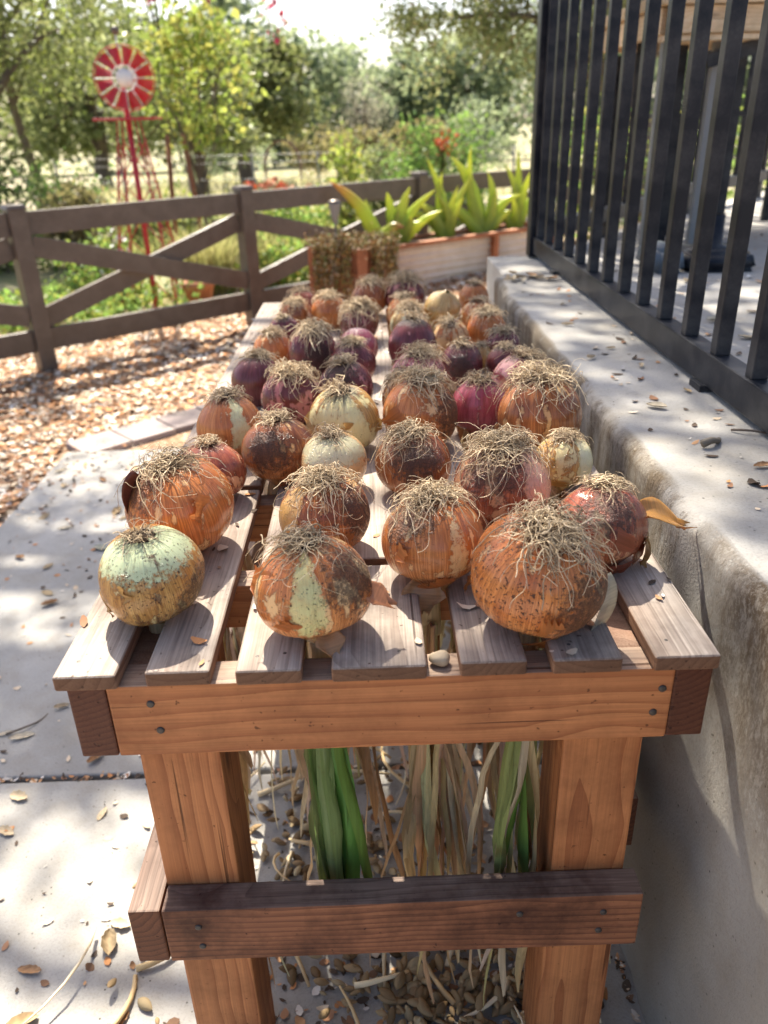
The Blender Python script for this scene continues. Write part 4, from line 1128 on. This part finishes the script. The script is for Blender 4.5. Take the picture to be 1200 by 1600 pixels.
# ------------------------------------------------------------------ trees and shrubs
G_OAK = [(.06, .085, .028), (.10, .13, .045), (.15, .17, .06), (.21, .22, .10)]
G_OLIVE = [(.14, .18, .08), (.20, .24, .11), (.27, .29, .15), (.10, .13, .05)]
G_LIME = [(.22, .30, .045), (.30, .36, .06), (.15, .23, .035), (.38, .36, .08)]
G_BRIGHT = [(.10, .25, .04), (.16, .34, .06), (.22, .38, .09), (.07, .16, .03)]
G_HAZED = [(.20, .26, .17), (.25, .31, .20), (.30, .35, .23), (.17, .23, .16)]  # distance haze put into the leaf colour: paler, bluer greens
G_BROWN = [(.20, .15, .08), (.26, .20, .10), (.15, .13, .06)]
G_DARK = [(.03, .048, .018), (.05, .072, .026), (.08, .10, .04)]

def branchy(mb, base, top, r0, rs, limbs, bend=.12):
    base = np.array(base, float); top = np.array(top, float); t = np.linspace(0, 1, 9)[:, None]
    wob = np.cumsum(rs.normal(0, 1, (9, 3)), 0); wob -= wob[:1]; wob -= t*wob[-1:]
    L = np.linalg.norm(top-base); P = base+(top-base)*t+wob*bend*L*.12
    mb.tube(P, np.linspace(r0, r0*.45, 9)*(1+.35*np.exp(-8*t[:, 0])), 8)
    for e in limbs:
        e = np.array(e, float); k = int(rs.integers(3, 8)); s = P[k]; q = np.linspace(0, 1, 7)[:, None]
        l = s+(e-s)*q; l[:, 2] += np.sin(q[:, 0]*np.pi)*.10*np.linalg.norm(e-s)
        l += np.sin(q*np.pi)*rs.normal(0, .06*np.linalg.norm(e-s), 3)
        mb.tube(l, np.linspace(r0*.42, r0*.10, 7), 6)

def tree(name, label, base, h, spread, pal, clumps, per, leaf, seed, trunk=.12, crown0=.35, group=None, cat='tree', squash=.55, csz=.16, pw=None, limbs=True, bmat='bark'):
    """trunk and limbs that end in leaf clumps; the clumps leave gaps between them"""
    rs = np.random.default_rng(seed)
    E_ = empty(name, base, label, cat, group)
    K = []
    while len(K) < clumps:
        p = rs.uniform(-1, 1, 3); d = np.linalg.norm(p)
        if d > 1 or d < .35: continue
        K.append((p[0]*spread, p[1]*spread*.8, h*crown0+(p[2]*.5+.5)*h*(1-crown0)))
    K = np.array(K)
    if trunk:
        mb = MB(); branchy(mb, (0, 0, -.1), (rs.normal(0, .05)*h, 0, h*.72), trunk, rs, K[:min(len(K), 16)] if limbs else [])
        mb.build('trunk', M[bmat], E_)
    P = []
    for c in K:
        s = csz*max(spread, h*.4)*rs.uniform(.7, 1.4)
        P.append(c+rs.normal(0, 1, (per, 3))*np.array((s, s, s*squash)))
    P = np.vstack(P)
    P[:, 2] = np.maximum(P[:, 2], .02)
    V, Q, C = leaf_cloud(P, rs.uniform(.6, 1.3, len(P))*leaf, rs, pal, pw=pw)
    link('crown', np_mesh('crown', V, Q, C, smooth=False), M['leaf'], E_)
    return E_

# near and middle distance
tree('young_tree', 'slender young tree with airy yellow green leaves between two stakes', (-1.66, 7.9, -.03), 2.35, .60, G_LIME, 32, 44, .040, 21, .022, .42, csz=.14, squash=.8)
for k, (x, y, tx, lab) in enumerate(((-1.90, 7.6, -.03, 'leaning wooden tree stake on the windmill side of the young tree'), (-1.60, 7.62, .05, 'wooden tree stake on the bed side of the young tree'))):
    E_ = empty('tree_stake', (x, y, -.05), lab, 'stake'); mb = MB(); mb.tube([(0, 0, 0), (tx*-2, 0, 1.25)], .022, 8); mb.build('stake_pole', M['bedwood'], E_)
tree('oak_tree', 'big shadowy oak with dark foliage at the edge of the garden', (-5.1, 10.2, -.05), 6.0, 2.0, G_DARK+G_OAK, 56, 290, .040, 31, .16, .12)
tree('oak_tree', 'oak with hanging yellowing outer twigs behind the windmill', (-5.3, 13.5, -.05), 6.2, 2.1, G_OAK+G_OLIVE+G_LIME[:2], 50, 250, .042, 32, .08, .25, pw=None)
tree('olive_tree', 'grey green olive tree filling the gap behind the windmill tower', (-3.3, 16.5, -.1), 3.0, 1.5, G_OLIVE, 40, 230, .05, 33, .12, .22)
tree('oak_tree', 'dark stemmed oak standing behind the young tree', (-3.0, 21, -.3), 3.7, 1.55, G_OAK, 44, 260, .07, 34, .20, .28)
tree('olive_tree', 'olive tree with bright rim behind the oak and young tree', (-7.4, 24, -.4), 4.2, 2.4, G_OLIVE, 40, 110, .11, 35, .2, .2)
# far slope
far = [(-4.4, 62, 8.6, 4.2, G_HAZED, 'round pale oak on the far slope, largest of the hazy group'), (-.9, 66, 7.8, 2.6, G_HAZED, 'round pale oak on the far slope next to the patch of open sky'),
       (3.4, 70, 8.2, 3.4, G_HAZED, 'pale oak on the far slope behind the bare grey tree'), (-9.5, 58, 10.5, 5, G_HAZED, 'tall hazy oak on the far slope behind the young tree'),
       (8.5, 66, 9.0, 4.0, G_HAZED, 'wide pale oak on the far slope above the raised bed'), (14.5, 60, 9.5, 4.5, G_HAZED, 'far slope oak seen between the railing bars'),
       (-17, 55, 10, 5.5, G_OLIVE, 'far slope tree behind the shadowy oak'), (22, 55, 9, 5, G_HAZED, 'far slope oak behind the patio table')]
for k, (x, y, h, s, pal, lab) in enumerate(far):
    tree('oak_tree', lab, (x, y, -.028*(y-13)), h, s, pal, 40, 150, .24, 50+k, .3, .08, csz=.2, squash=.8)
tree('bare_tree', 'leafless grey twiggy tree on the far slope', (.05, 40, -.76), 4.0, 1.1, [(.26, .23, .22), (.32, .29, .27)], 40, 30, .05, 71, .07, .3, csz=.2)
tree('shrub', 'rounded olive brown shrub before the bare grey tree', (.15, 26, -.36), 1.75, .75, G_BROWN, 26, 90, .06, 72, .03, .05, cat='shrub', csz=.22)
for k, (x, y, h, s, pal, lab) in enumerate([(2.0, 30, 2.0, 1.1, G_BROWN, 'tan dry shrub on the slope behind the orange flowers'), (4.4, 33, 2.6, 1.5, G_HAZED, 'grey green shrub on the slope near the railing post'),
                                          (-1.6, 34, 1.6, 1.3, G_BROWN, 'dry scrub at the foot of the far oaks'), (-5.0, 30, 2.0, 1.6, G_HAZED, 'grey green scrub at the foot of the dark stemmed oak')]):
    tree('shrub', lab, (x, y, -.028*(y-13)), h, s, pal, 24, 80, .08, 80+k, .03, .02, cat='shrub', csz=.22)
# overhanging oak on the right, trunk hidden behind the railing
def big_oak():
    rs = np.random.default_rng(91)
    b = np.array((4.6, 13.6, -.1)); E_ = empty('oak_tree', b, 'large spreading oak overhanging the raised bed with gnarled limbs', 'tree')
    mb = MB(); K = []
    ends = [(-3.9, -.4, 3.5), (-4.4, .2, 4.4), (-3.2, -.7, 2.7), (-2.6, .4, 3.3), (-2.6, -.5, 4.3), (-1.7, -1, 2.4), (-1.5, .3, 3.6), (-3.7, .5, 5.2), (-.6, -.8, 3.2), (.8, -1, 2.8), (2, -1, 3.4), (3.2, -.5, 3.0), (-2, .2, 5.4), (.5, 0, 5), (-3.2, .3, 4.0), (2.6, .5, 4.6)]
    branchy(mb, (0, 0, 0), (-.2, 0, 3.6), .30, rs, ends, .2)
    mb.build('trunk', M['bark'], E_)
    P = []
    for e in ends:
        for k in range(7):
            c = np.array(e)+rs.normal(0, 1, 3)*np.array((.55, .5, .33)); s = rs.uniform(.14, .30)
            P.append(c+rs.normal(0, 1, (240, 3))*np.array((s, s, s*.6)))
    for k in range(26):      # hanging outer sprays
        c = np.array((rs.uniform(-4.3, -1.2), rs.uniform(-1, .4), rs.uniform(1.7, 3.4))); P.append(c+rs.normal(0, 1, (110, 3))*np.array((.16, .16, .22)))
    P = np.vstack(P)
    link('crown', np_mesh('crown', *leaf_cloud(P, rs.uniform(.6, 1.3, len(P))*.036, rs, G_OLIVE+G_OAK[2:]+[(.30, .24, .14)]), smooth=False), M['leaf'], E_)
big_oak()

# garden plants beyond the fence
def shrub(lab, x, y, h, s, pal, seed, leaf=.03, clumps=26, per=70, z=None):
    return tree('shrub', lab, (x, y, z if z is not None else float(ground_h(np.array(x), np.array(y)))), h, s, pal, clumps, per, leaf, seed, .012, .02, cat='shrub', csz=.22, squash=.9)
shrub('bright green bush left of the orange flowers', .62, 10.2, 1.25, .32, G_BRIGHT, 101)
shrub('bright green bush right of the orange flowers', 1.18, 9.7, 1.28, .36, G_BRIGHT, 102)
shrub('lime green upright plant beyond the fence middle', -.25, 9.2, 1.16, .15, G_LIME, 103, .035, 16, 50)
shrub('grey green grassy bush beyond the fence corner', .22, 11, 1.0, .40, G_OLIVE, 104)
shrub('feathery pale green bush below the shadowy oak', -3.05, 8.0, 1.05, .50, G_BRIGHT+G_OLIVE, 105)
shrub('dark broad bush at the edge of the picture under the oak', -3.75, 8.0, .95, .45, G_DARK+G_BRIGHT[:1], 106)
shrub('brown dried flower head bush before the feathery one', -2.72, 7.3, .80, .22, G_BROWN, 107)
shrub('silvery bush beyond the fence at the foot of the young tree', -2.3, 9.0, .6, .5, G_OLIVE+G_LIME, 108)
shrub('low green bush beyond the fence middle section', -.75, 8.0, .55, .4, G_LIME+G_BRIGHT, 109)
shrub('bright bush seen between the railing bars', 2.2, 7.4, 1.3, .5, G_BRIGHT+G_LIME, 110)
shrub('bright bush behind the patio table legs', 3.4, 7.2, 1.5, .6, G_BRIGHT+G_LIME, 111)
shrub('leafy bush behind the far patio railing', 4.6, 7.4, 1.9, .8, G_OAK+G_LIME, 112, .04)
shrub('yellow green bush at the windmill foot', -2.25, 6.25, .50, .36, G_LIME+G_BRIGHT, 113, .022)
shrub('leafy weeds by the fence post nearest the tub', -.55, 6.3, .42, .32, G_LIME+G_BRIGHT, 114, .022)

def flowers(name, lab, x, y, z, s, n, pal, size, seed, group=None):
    rs = np.random.default_rng(seed); P = rs.normal(0, 1, (n, 3))*np.array(s)
    E_ = empty(name, (x, y, z), lab, 'flowers', group)
    o = link('blossoms', np_mesh('blossoms', *leaf_cloud(P, rs.uniform(.7, 1.3, n)*size, rs, pal, .9), smooth=False), M['chip'], E_)
    mb = MB()
    for p in P[:10]: mb.tube([(p[0]*.3, p[1]*.3, -.45), tuple(p*.8-np.array((0, 0, .1))), tuple(p)], .004, 4)
    mb.build('stems', M['leaf'], E_)
flowers('flower_spray', 'orange red blossoms between the two bright bushes', .92, 9.6, 1.0, (.06, .05, .06), 46, [(.72, .16, .06), (.75, .25, .12)], .028, 121)
flowers('flower_spray', 'pink red blossoms high at the edge of the open sky', -1.12, 11.5, 2.55, (.09, .05, .14), 26, [(.80, .10, .18), (.75, .18, .25)], .04, 122)
flowers('flower_spray', 'pink red blossoms over the young tree crown', -1.75, 10.5, 2.72, (.16, .06, .06), 22, [(.80, .10, .18)], .04, 123)
flowers('flower_spray', 'red blossoms at the picture top beside the windmill', -2.0, 8.6, 2.42, (.07, .05, .04), 30, [(.80, .08, .12)], .035, 124)
flowers('flower_spray', 'low red flowers along the distant bed', -1.35, 12.0, .46, (.22, .06, .05), 40, [(.80, .20, .12), (.7, .3, .2)], .04, 125)
flowers('flower_spray', 'white flowers by the windmill foot', -1.95, 5.75, .42, (.06, .06, .12), 34, [(.75, .75, .70)], .022, 126)

def blades(name, lab, x, y, n, h, spread, pal, seed, kind=None, cat='grass', w=.006):
    rs = np.random.default_rng(seed); V = []; Q = []; C = []
    for k in range(n):
        a = rs.uniform(0, 6.28); r = rs.uniform(0, 1)**.5*spread[0]; bx, by = r*math.cos(a)*1.0, r*math.sin(a)*spread[1]
        L = h*rs.uniform(.5, 1.1); lx, ly = rs.normal(0, .28, 2)*L; ang = rs.uniform(0, 3.14); dx, dy = math.cos(ang)*w, math.sin(ang)*w
        b = len(V)
        for t, s in ((0, 1), (.5, .8), (1, .1)):
            cx, cy, cz = bx+lx*t*t, by+ly*t*t, L*t*(1-.15*t); V += [(cx-dx*s, cy-dy*s, cz), (cx+dx*s, cy+dy*s, cz)]
        Q += [(b, b+1, b+3, b+2), (b+2, b+3, b+5, b+4)]
        c = np.array(pal[int(rs.integers(len(pal)))])*rs.uniform(.8, 1.2); C += [c]*6
    E_ = link(name, np_mesh(name, V, Q, C, smooth=False), M['leaf'], None, (x, y, float(ground_h(np.array(x), np.array(y)))))
    tag(E_, lab, cat, None, kind); return E_
blades('feather_grass', 'tuft of feathery yellow grass behind the fence under the windmill', -1.33, 6.25, 900, .62, (.20, .8), [(.52, .48, .20), (.42, .42, .16), (.60, .54, .28)], 131)
blades('feather_grass', 'second straw grass tuft beyond the fence near the capped post', -.92, 6.55, 700, .55, (.20, .8), [(.50, .45, .20), (.40, .40, .15)], 132)
blades('meadow_grass', 'wild grass growing over the garden beyond the fence', -1.5, 10.2, 5000, .28, (3.0, .8), [(.40, .40, .14), (.26, .32, .09), (.52, .46, .26)], 133, 'stuff', None, .01)
blades('meadow_grass', 'dry grass on the open ground before the far slope', -1.0, 19.0, 5000, .32, (6.0, .8), [(.52, .46, .30), (.42, .40, .20), (.58, .52, .36)], 134, 'stuff', None, .018)

def ground_cover():
    rs = np.random.default_rng(140); n = 9000
    P = np.stack([rs.uniform(-3.6, -.9, n), rs.uniform(0, 1, n), rs.uniform(0, 1, n)**1.6*.22], 1)
    P[:, 1] = 4.32 + (P[:, 0]+1.93)*.89 + .45 + P[:, 1]*1.35
    f = np.sin(P[:, 0]*3.1)+np.sin(P[:, 1]*4.3+P[:, 0])+np.sin(P[:, 0]*7.7+2); P = P[(f > -.5) & ((P[:, 0] < -1.75) | (rs.uniform(0, 1, n) < .25))]
    o = link('ground_cover', np_mesh('ground_cover', *leaf_cloud(P, rs.uniform(.6, 1.4, len(P))*.022, rs, G_LIME+G_BRIGHT, .7), smooth=False), M['leaf'])
    tag(o, 'bright green leafy ground cover behind the fence', None, None, 'stuff')
ground_cover()
def pot():
    E_ = empty('terracotta_pot', (-1.33, 5.72, -.03), 'terracotta pot standing beside the windmill foot', 'pot')
    mb = MB(); mb.add(*lathe([(0, 0), (.085, 0), (.115, .17), (.125, .17), (.125, .21), (.108, .21), (.10, .17), (0, .165)], 20)); mb.build('pot_body', M['terracotta'], E_)
    mb = MB(); mb.add(*lathe([(0, .185), (.06, .182), (.104, .172)], 16)); mb.build('pot_soil', M['soil'], E_)
pot()
def arch():
    E_ = empty('garden_arch', (-1.98, 20, -.2), 'small rusty garden arch far beyond the fence', 'arch'); rust = painted('rusty_iron', (.30, .18, .12), .8)
    t = np.linspace(0, np.pi, 17)
    for y in (0, .3):
        mb = MB(); mb.tube(np.vstack([[(.42, y, 0)], np.stack([.42*np.cos(t), 0*t+y, .62+.52*np.sin(t)], 1), [(-.42, y, 0)]]), .025, 6); mb.build('hoop', rust, E_)
    for k in (1, 4, 8, 12, 15): mb = MB(); mb.tube([(.42*math.cos(t[k]), 0, .62+.52*math.sin(t[k])), (.42*math.cos(t[k]), .3, .62+.52*math.sin(t[k]))], .014, 5); mb.build('rung', rust, E_)
arch()
def wire_fence():
    E_ = empty('wire_fence', (-1.2, 14, -.1), 'thin wire fence on slim posts across the far garden', 'fence')
    for k in range(9): mb = MB(); mb.tube([(-4+k*1.1, 0, -.1), (-4+k*1.1, 0, .95)], .02, 6); mb.build('post', M['grey'], E_)
    for z in (.3, .55, .8, .92): mb = MB(); mb.tube([(-4, 0, z), (4.8, 0, z)], .006, 5); mb.build('wire', M['grey'], E_)
wire_fence()
def low_rails():
    E_ = empty('low_garden_rail', (-1.0, 9.2, 0), 'low dark rail edging the garden path behind the windmill', 'fence')
    for x in (-1.6, -.8, 0, .8, 1.6): board('post', (x, .25*x, -.05), (x, .25*x, .50), .06, .06, M['fence'], E_)
    for z in (.28, .44): board('rail', (-1.6, -.44, z), (1.6, .36, z), .03, .05, M['fence'], E_)
low_rails()

# oak beyond the picture's edge whose boughs throw the dappled shade over bench and paving
def shade_oak():
    rs = np.random.default_rng(200); s = np.array(SUN/SUN.z)
    b = np.array((-5.6, 5.6, -.03)); E_ = empty('shade_oak', b, 'old oak whose leafy boughs reach over the paving and shade the bench', 'tree')
    def dens(x, y):
        d = 0.0
        if -1.7 < x < .42 and .62 < y < 2.45: d = .80            # paving beside the bench
        if -.45 < x < .45 and -.25 < y < .95: d = .50
        if -.45 < x < .40 and .95 <= y < 2.0: d = .26
        if .36 < x < 2.4 and -.8 < y < 3.4: d = .85
        if -1.7 < x < -.3 and -.9 < y < .62: d = .30
        if -2.6 < x < -1.3 and 1.4 < y < 2.9: d = .45
        if y > 3.0 and x < .4: d = .07
        return d
    K = []
    for k in range(1500):
        x, y = rs.uniform(-3.2, 2.6), rs.uniform(-1.2, 4.8)
        if rs.random() > dens(x, y): continue
        if rs.random() > .85: continue
        h = rs.uniform(5.2, 8.0); ref = 0.0 if x < -.45 else T
        K.append(np.array((x, y, ref))+s*(h-ref)-b)
    K = np.array(K); P = []
    for c in K:
        sg = rs.uniform(.08, .20); P.append(c+rs.normal(0, 1, (int(52), 3))*np.array((sg, sg, sg*.7)))
    P = np.vstack(P)
    link('crown', np_mesh('crown', *leaf_cloud(P, rs.uniform(.6, 1.3, len(P))*.034, rs, G_OAK), smooth=False), M['leaf'], E_)
    mb = MB(); branchy(mb, (0, 0, 0), (.3, 0, 5.0), .28, rs, [], .2)
    cx = np.argsort(K[:, 0])
    for e in K[cx[::len(cx)//16+1]]:
        q = np.linspace(0, 1, 9)[:, None]; l = np.array((.3, 0, 4.8))*(1-q)+e*q; l[:, 2] += np.sin(q[:, 0]*np.pi)*.4; l[1:-1] += rs.normal(0, .05, (7, 3))
        mb.tube(l, np.linspace(.09, .012, 9), 6)
    mb.build('trunk', M['bark'], E_)
shade_oak()

# ------------------------------------------------------------------ litter
CHIPS = [(.68, .54, .38), (.74, .62, .47), (.54, .30, .15), (.58, .27, .11), (.42, .22, .12), (.26, .15, .09), (.80, .73, .64)]
def chip_cloud(P, size, rs, pal, asp=.5, tilt=.35, cup=.35, pw=None):
    """curled scraps lying on the ground: 8 verts, 3 quads each"""
    n = len(P); a = rs.uniform(0, 2*np.pi, n); D = np.stack([np.cos(a), np.sin(a), rs.normal(0, tilt, n)], 1); D /= np.linalg.norm(D, axis=1)[:, None]
    N = np.stack([rs.normal(0, tilt, n), rs.normal(0, tilt, n), np.ones(n)], 1); U = np.cross(N, D); U /= np.linalg.norm(U, axis=1)[:, None]; W = np.cross(D, U)
    s = np.broadcast_to(size, (n,))[:, None]; w = s*asp*rs.uniform(.6, 1.3, (n, 1)); c = rs.normal(cup, .25, (n, 1))*s*.6
    rows = []
    for t, ww, cc in ((-1, .30, 1), (-.35, 1, .1), (.35, .95, .1), (1, .18, 1)):
        m = P+D*s*t+W*c*cc; rows += [m+U*w*ww, m-U*w*ww]
    V = np.stack(rows, 1).reshape(-1, 3); k = np.arange(n)*8
    Q = np.vstack([np.stack([k+2*i, k+2*i+1, k+2*i+3, k+2*i+2], 1) for i in range(3)])
    pal = np.array(pal); C = pal[rs.choice(len(pal), n, p=pw)]*rs.uniform(.7, 1.2, (n, 1))
    return V, Q, np.repeat(C, 8, 0)

def mulch():
    rs = np.random.default_rng(300); n = 90000
    x = rs.uniform(-3.7, 1.6, n); y = rs.uniform(.6, 7.2, n)
    line = 5.75+(x+.0)*.87
    keep = ~((x > -1.325) & (x < .40) & (y < 2.62)) & ~((x > -.9) & (y < 3.1+.0)) & (y < line+1.0) & ~((x > .38) & (y < 2.0)) & ~((x > .66) & (y < 2.4+(x-.66)*1.4))
    keep &= ~((y > 2.55) & (y < (x+1.24)*.91+2.88) & (x > -1.40))
    keep &= rs.uniform(0, 1, n) < np.clip(1.15-.10*(y-2), .35, 1)
    x, y = x[keep], y[keep]; z = ground_h(x, y)+rs.uniform(.0, .016, len(x))
    o = link('mulch', np_mesh('mulch', *chip_cloud(np.stack([x, y, z], 1), rs.uniform(.5, 1.6, len(x))*.0150, rs, CHIPS, .6, .2, .25)), M['chip'])
    tag(o, 'wood chips and dry leaf mulch covering the garden ground', None, None, 'stuff')
mulch()
def crumbs():
    rs = np.random.default_rng(310)
    P = []
    n = 620; P.append(np.stack([rs.uniform(-1.33, .37, n), rs.uniform(-.1, 2.6, n), np.full(n, .002)], 1))
    n = 500; P.append(np.stack([rs.uniform(-1.33, -.1, n), rs.beta(2.2, 1.2, n)*1.2+1.5, np.full(n, .003)], 1))
    n = 900; P.append(np.stack([np.clip(rs.normal(.05, .22, n), -.5, .37), np.abs(rs.normal(.1, .35, n))-.1, np.full(n, .002)], 1))
    n = 160; P.append(np.stack([rs.uniform(-1.33, .3, n), rs.normal(.659, .006, n), np.full(n, -.002)], 1))
    n = 260; P.append(np.stack([rs.uniform(.42, .58, n), rs.uniform(-.3, 1.9, n), np.full(n, T+.0385)], 1)[rs.uniform(0, 1, n) < .3])
    n = 700; P.append(np.stack([rs.uniform(.64, 2.4, n), rs.uniform(-.2, 3.6, n), np.full(n, T+.0355)], 1)[rs.uniform(0, 1, n) < .5])
    n = 260; P.append(np.stack([rs.choice([rs.uniform(a, b) for a, b in SL for _ in range(40)], n), rs.uniform(.0, 1.7, n), np.full(n, T+.0025)], 1))
    P = np.vstack(P)
    o = link('crumb_litter', np_mesh('crumb_litter', *chip_cloud(P, rs.uniform(.3, 1.4, len(P))*.008, rs, CHIPS+[(.10, .07, .05)]*3, .6, .15)), M['chip'])
    tag(o, 'small crumbs of leaf and bark scattered on paving, wall top and patio', None, None, 'stuff')
    # husks, shells and straw bits under the bench
    P = []
    for cx, cy, n, sx, sy in ((-.02, .52, 60, .16, .12), (.02, .15, 70, .06, .06), (.17, .13, 90, .06, .07), (.05, .30, 60, .2, .1), (-.18, .45, 90, .1, .12), (0, .9, 160, .25, .25), (.0, .4, 160, .2, .2)):
        P.append(np.stack([rs.normal(cx, sx, n), rs.normal(cy, sy, n), rs.uniform(.004, .018, n)], 1))
    P = np.vstack(P); P[:, 0] = np.clip(P[:, 0], -.45, .36)
    P = np.vstack([P, np.stack([rs.normal(.15, .05, 90), rs.normal(.12, .06, 90), rs.uniform(.006, .03, 90)], 1), np.stack([rs.normal(.05, .035, 60), rs.normal(.10, .05, 60), rs.uniform(.006, .03, 60)], 1)])
    P[:, 0] = np.clip(P[:, 0], -.45, .355)
    pv, pq = lathe([(.001, -1), (.30, -.72), (.47, -.30), (.50, .05), (.40, .45), (.20, .80), (.001, 1)], 7)
    Vs = []; Qs = []; Cs = []; hp = [(.36, .25, .13), (.27, .18, .09), (.20, .125, .06), (.42, .32, .18), (.31, .21, .11)]
    for k, p in enumerate(P):
        R3 = np.array(Euler((math.pi/2+rs.normal(0, .35), rs.normal(0, .4), rs.uniform(0, 6.28))).to_matrix()); q = pv*np.array((1, rs.uniform(.4, .9), 1))*rs.uniform(.45, 1.5)*.0125
        Vs.append(q@R3.T+p); Qs.append(pq+k*len(pv)); Cs.append(np.tile(np.array(hp[int(rs.integers(5))])*rs.uniform(.75, 1.2), (len(pv), 1)))
    o = link('husk_litter', np_mesh('husk_litter', np.vstack(Vs), np.vstack(Qs), np.vstack(Cs)), M['chip'])
    tag(o, 'brown husks and dry shells heaped on the paving under the bench', None, None, 'stuff')
    mb = MB()
    for k in range(48):
        x, y = rs.normal(-.05, .2), abs(rs.normal(.35, .3))-.05; a = rs.uniform(0, 6.3); L = rs.uniform(.05, .2); t = np.linspace(0, 1, 6); b = rs.normal(0, .5)
        P = np.stack([x+L*t*np.cos(a+b*t), y+L*t*np.sin(a+b*t), .006+.012*rs.uniform(0, 1)+.01*np.sin(t*3)], 1); P[:, 0] = np.minimum(P[:, 0], .36)
        mb.tube(P, np.linspace(.0045, .002, 6)*rs.uniform(.6, 1.3), 6, np.array(STRAW[int(rs.integers(5))])*rs.uniform(.8, 1.2))
    o = mb.build('straw_litter', M['chip'], col=True); tag(o, 'dry straw stems strewn on the paving under the bench', None, None, 'stuff')
crumbs()
# larger single leaves that can be told apart
def fallen(spots, z, lab, group, size, pal, seed):
    rs = np.random.default_rng(seed); meshes = []; base_ = lab
    for k in range(7):
        n, m = 7, 10; V = []; asp = rs.uniform(.28, .55); cu = rs.uniform(.1, .8); roll = rs.uniform(-.9, .9); lob = rs.uniform(0, .22)
        for i in range(m):
            u = i/(m-1)*2-1; w = asp*(max(0, 1-u*u))**.6*(1+lob*math.sin(i*2.4))+.015
            for j in range(n):
                v = j/(n-1)*2-1
                V.append((u+.05*rs.normal()*abs(v), v*w, cu*w*v*v*1.2+.25*cu*u*u+roll*.25*v*w*u+.02*rs.normal()))
        i, j = np.meshgrid(np.arange(m-1), np.arange(n-1), indexing='ij')
        Q = np.stack([i*n+j, i*n+j+1, (i+1)*n+j+1, (i+1)*n+j], -1).reshape(-1, 4)
        C = np.array(pal[k % len(pal)])*rs.uniform(.7, 1.15, (len(V), 1))
        me = np_mesh('fallen_leaf', V, Q, C); me.materials.append(M['chip']); meshes.append(me)
    ys = sorted(p[1] for p in spots); a_, b_ = ys[len(ys)//3], ys[2*len(ys)//3]
    for x, y in spots:
        kk = int(rs.integers(7)); lab = ['pale straw', 'mid tan', 'reddish brown', 'cream', 'grey brown', 'greyish', 'straw tinted'][kk % len(pal)]+' '+base_+', '+('its nearest third' if y < a_ else 'its middle third' if y < b_ else 'its farthest third')
        o = link('fallen_leaf', meshes[kk], None, None, (x, y, z+.003)); o.scale = (size*rs.uniform(.7, 1.35),)*3
        o.rotation_euler = (rs.normal(0, .1), rs.normal(0, .1), rs.uniform(0, 6.28)); tag(o, lab, 'leaf', group)
rs_ = np.random.default_rng(5)
DRY = [(.60, .47, .30), (.50, .36, .20), (.42, .24, .12), (.66, .56, .40), (.36, .27, .16)]
fallen([(rs_.uniform(-1.1, -.33), rs_.uniform(.1, .62)) for _ in range(22)]+[(-.41, .40), (-.47, .30), (-.36, .34), (-.40, .46)], 0, 'curled leaf on the near paving slab', 'dry leaves on the near paving slab', .019, DRY, 401)
fallen([(rs_.uniform(-1.3, -.35), rs_.uniform(.70, 2.5)) for _ in range(58)], 0, 'curled leaf on the far paving slab', 'dry leaves on the far paving slab', .021, DRY+[(.5, .48, .36)], 402)
fallen([(.47, .62), (.52, .86), (.50, 1.0), (.46, 1.22), (.53, .36), (.55, .70), (.44, .93), (.50, 1.45)], T+.037, 'small leaf on the retaining wall top', 'dry leaves on the retaining wall', .013, DRY, 403)
fallen([(rs_.uniform(.42, .56), rs_.uniform(1.78, 1.92)) for _ in range(20)], T+.040, 'leaf in the drift on the retaining wall end', 'leaf drift at the wall end', .018, DRY, 404)
fallen([(rs_.uniform(.66, 1.5), rs_.uniform(.3, 2.6)) for _ in range(46)], T+.033, 'leaf on the patio floor behind the railing', 'dry leaves on the patio floor', .019, DRY+[(.45, .35, .25)], 405)
def twig(x, y, z, a, L, r, lab, seed, col=(.16, .12, .09)):
    rs = np.random.default_rng(seed); mb = MB(); t = np.linspace(0, 1, 7)
    P = np.stack([L*t*np.cos(.6*t-.3), L*t*np.sin(.6*t-.3), r+.004*np.sin(t*5)], 1)
    mb.tube(P, np.linspace(r, r*.6, 7), 6, col); o = mb.build('twig', M['chip'], None, (x, y, z), (0, 0, a), col=True); tag(o, lab, 'twig')
twig(-.87, .80, .001, .5, .10, .0025, 'short dark twig on the far slab near the paving joint', 1)
twig(-.80, 1.28, .001, .2, .14, .002, 'thin dark twig beside the pale greenish onion corner', 2)
twig(.545, .50, T+.038, -.5, .09, .002, 'thin dark twig on the retaining wall near the patio railing', 3)
twig(.475, .435, T+.038, .35, .045, .006, 'thick broken bark piece on the retaining wall top', 4, (.20, .17, .13))
twig(-.42, .215, .001, .45, .13, .006, 'pale straw stem sticking out from under the lower rail', 5, (.62, .44, .22))
twig(-.45, .10, .001, 1.0, .11, .006, 'bent pale straw stem on the near slab by the bench leg', 6, (.62, .45, .24))
twig(-.36, .05, .001, -.4, .14, .004, 'thin pale straw stem at the foot of the front leg', 7, (.60, .45, .26))
def pebble():
    bm = bmesh.new(); bmesh.ops.create_icosphere(bm, subdivisions=3, radius=.011)
    for v in bm.verts: v.co.x *= 1.0; v.co.y *= .8; v.co.z *= .7; v.co *= 1+.08*math.sin(v.co.x*400)+.05*math.sin(v.co.y*600)
    me = bpy.data.meshes.new('pebble'); bm.to_mesh(me); bm.free()
    for p in me.polygons: p.use_smooth = True
    o = link('pebble', me, M['pebble'], None, (.058, .019, T-.0175-.0015+.007)); tag(o, 'small tan pebble lying in the gap on the front apron', 'pebble')
pebble()
print('objects', len(bpy.data.objects), 'polys', sum(len(m.polygons) for m in bpy.data.meshes))
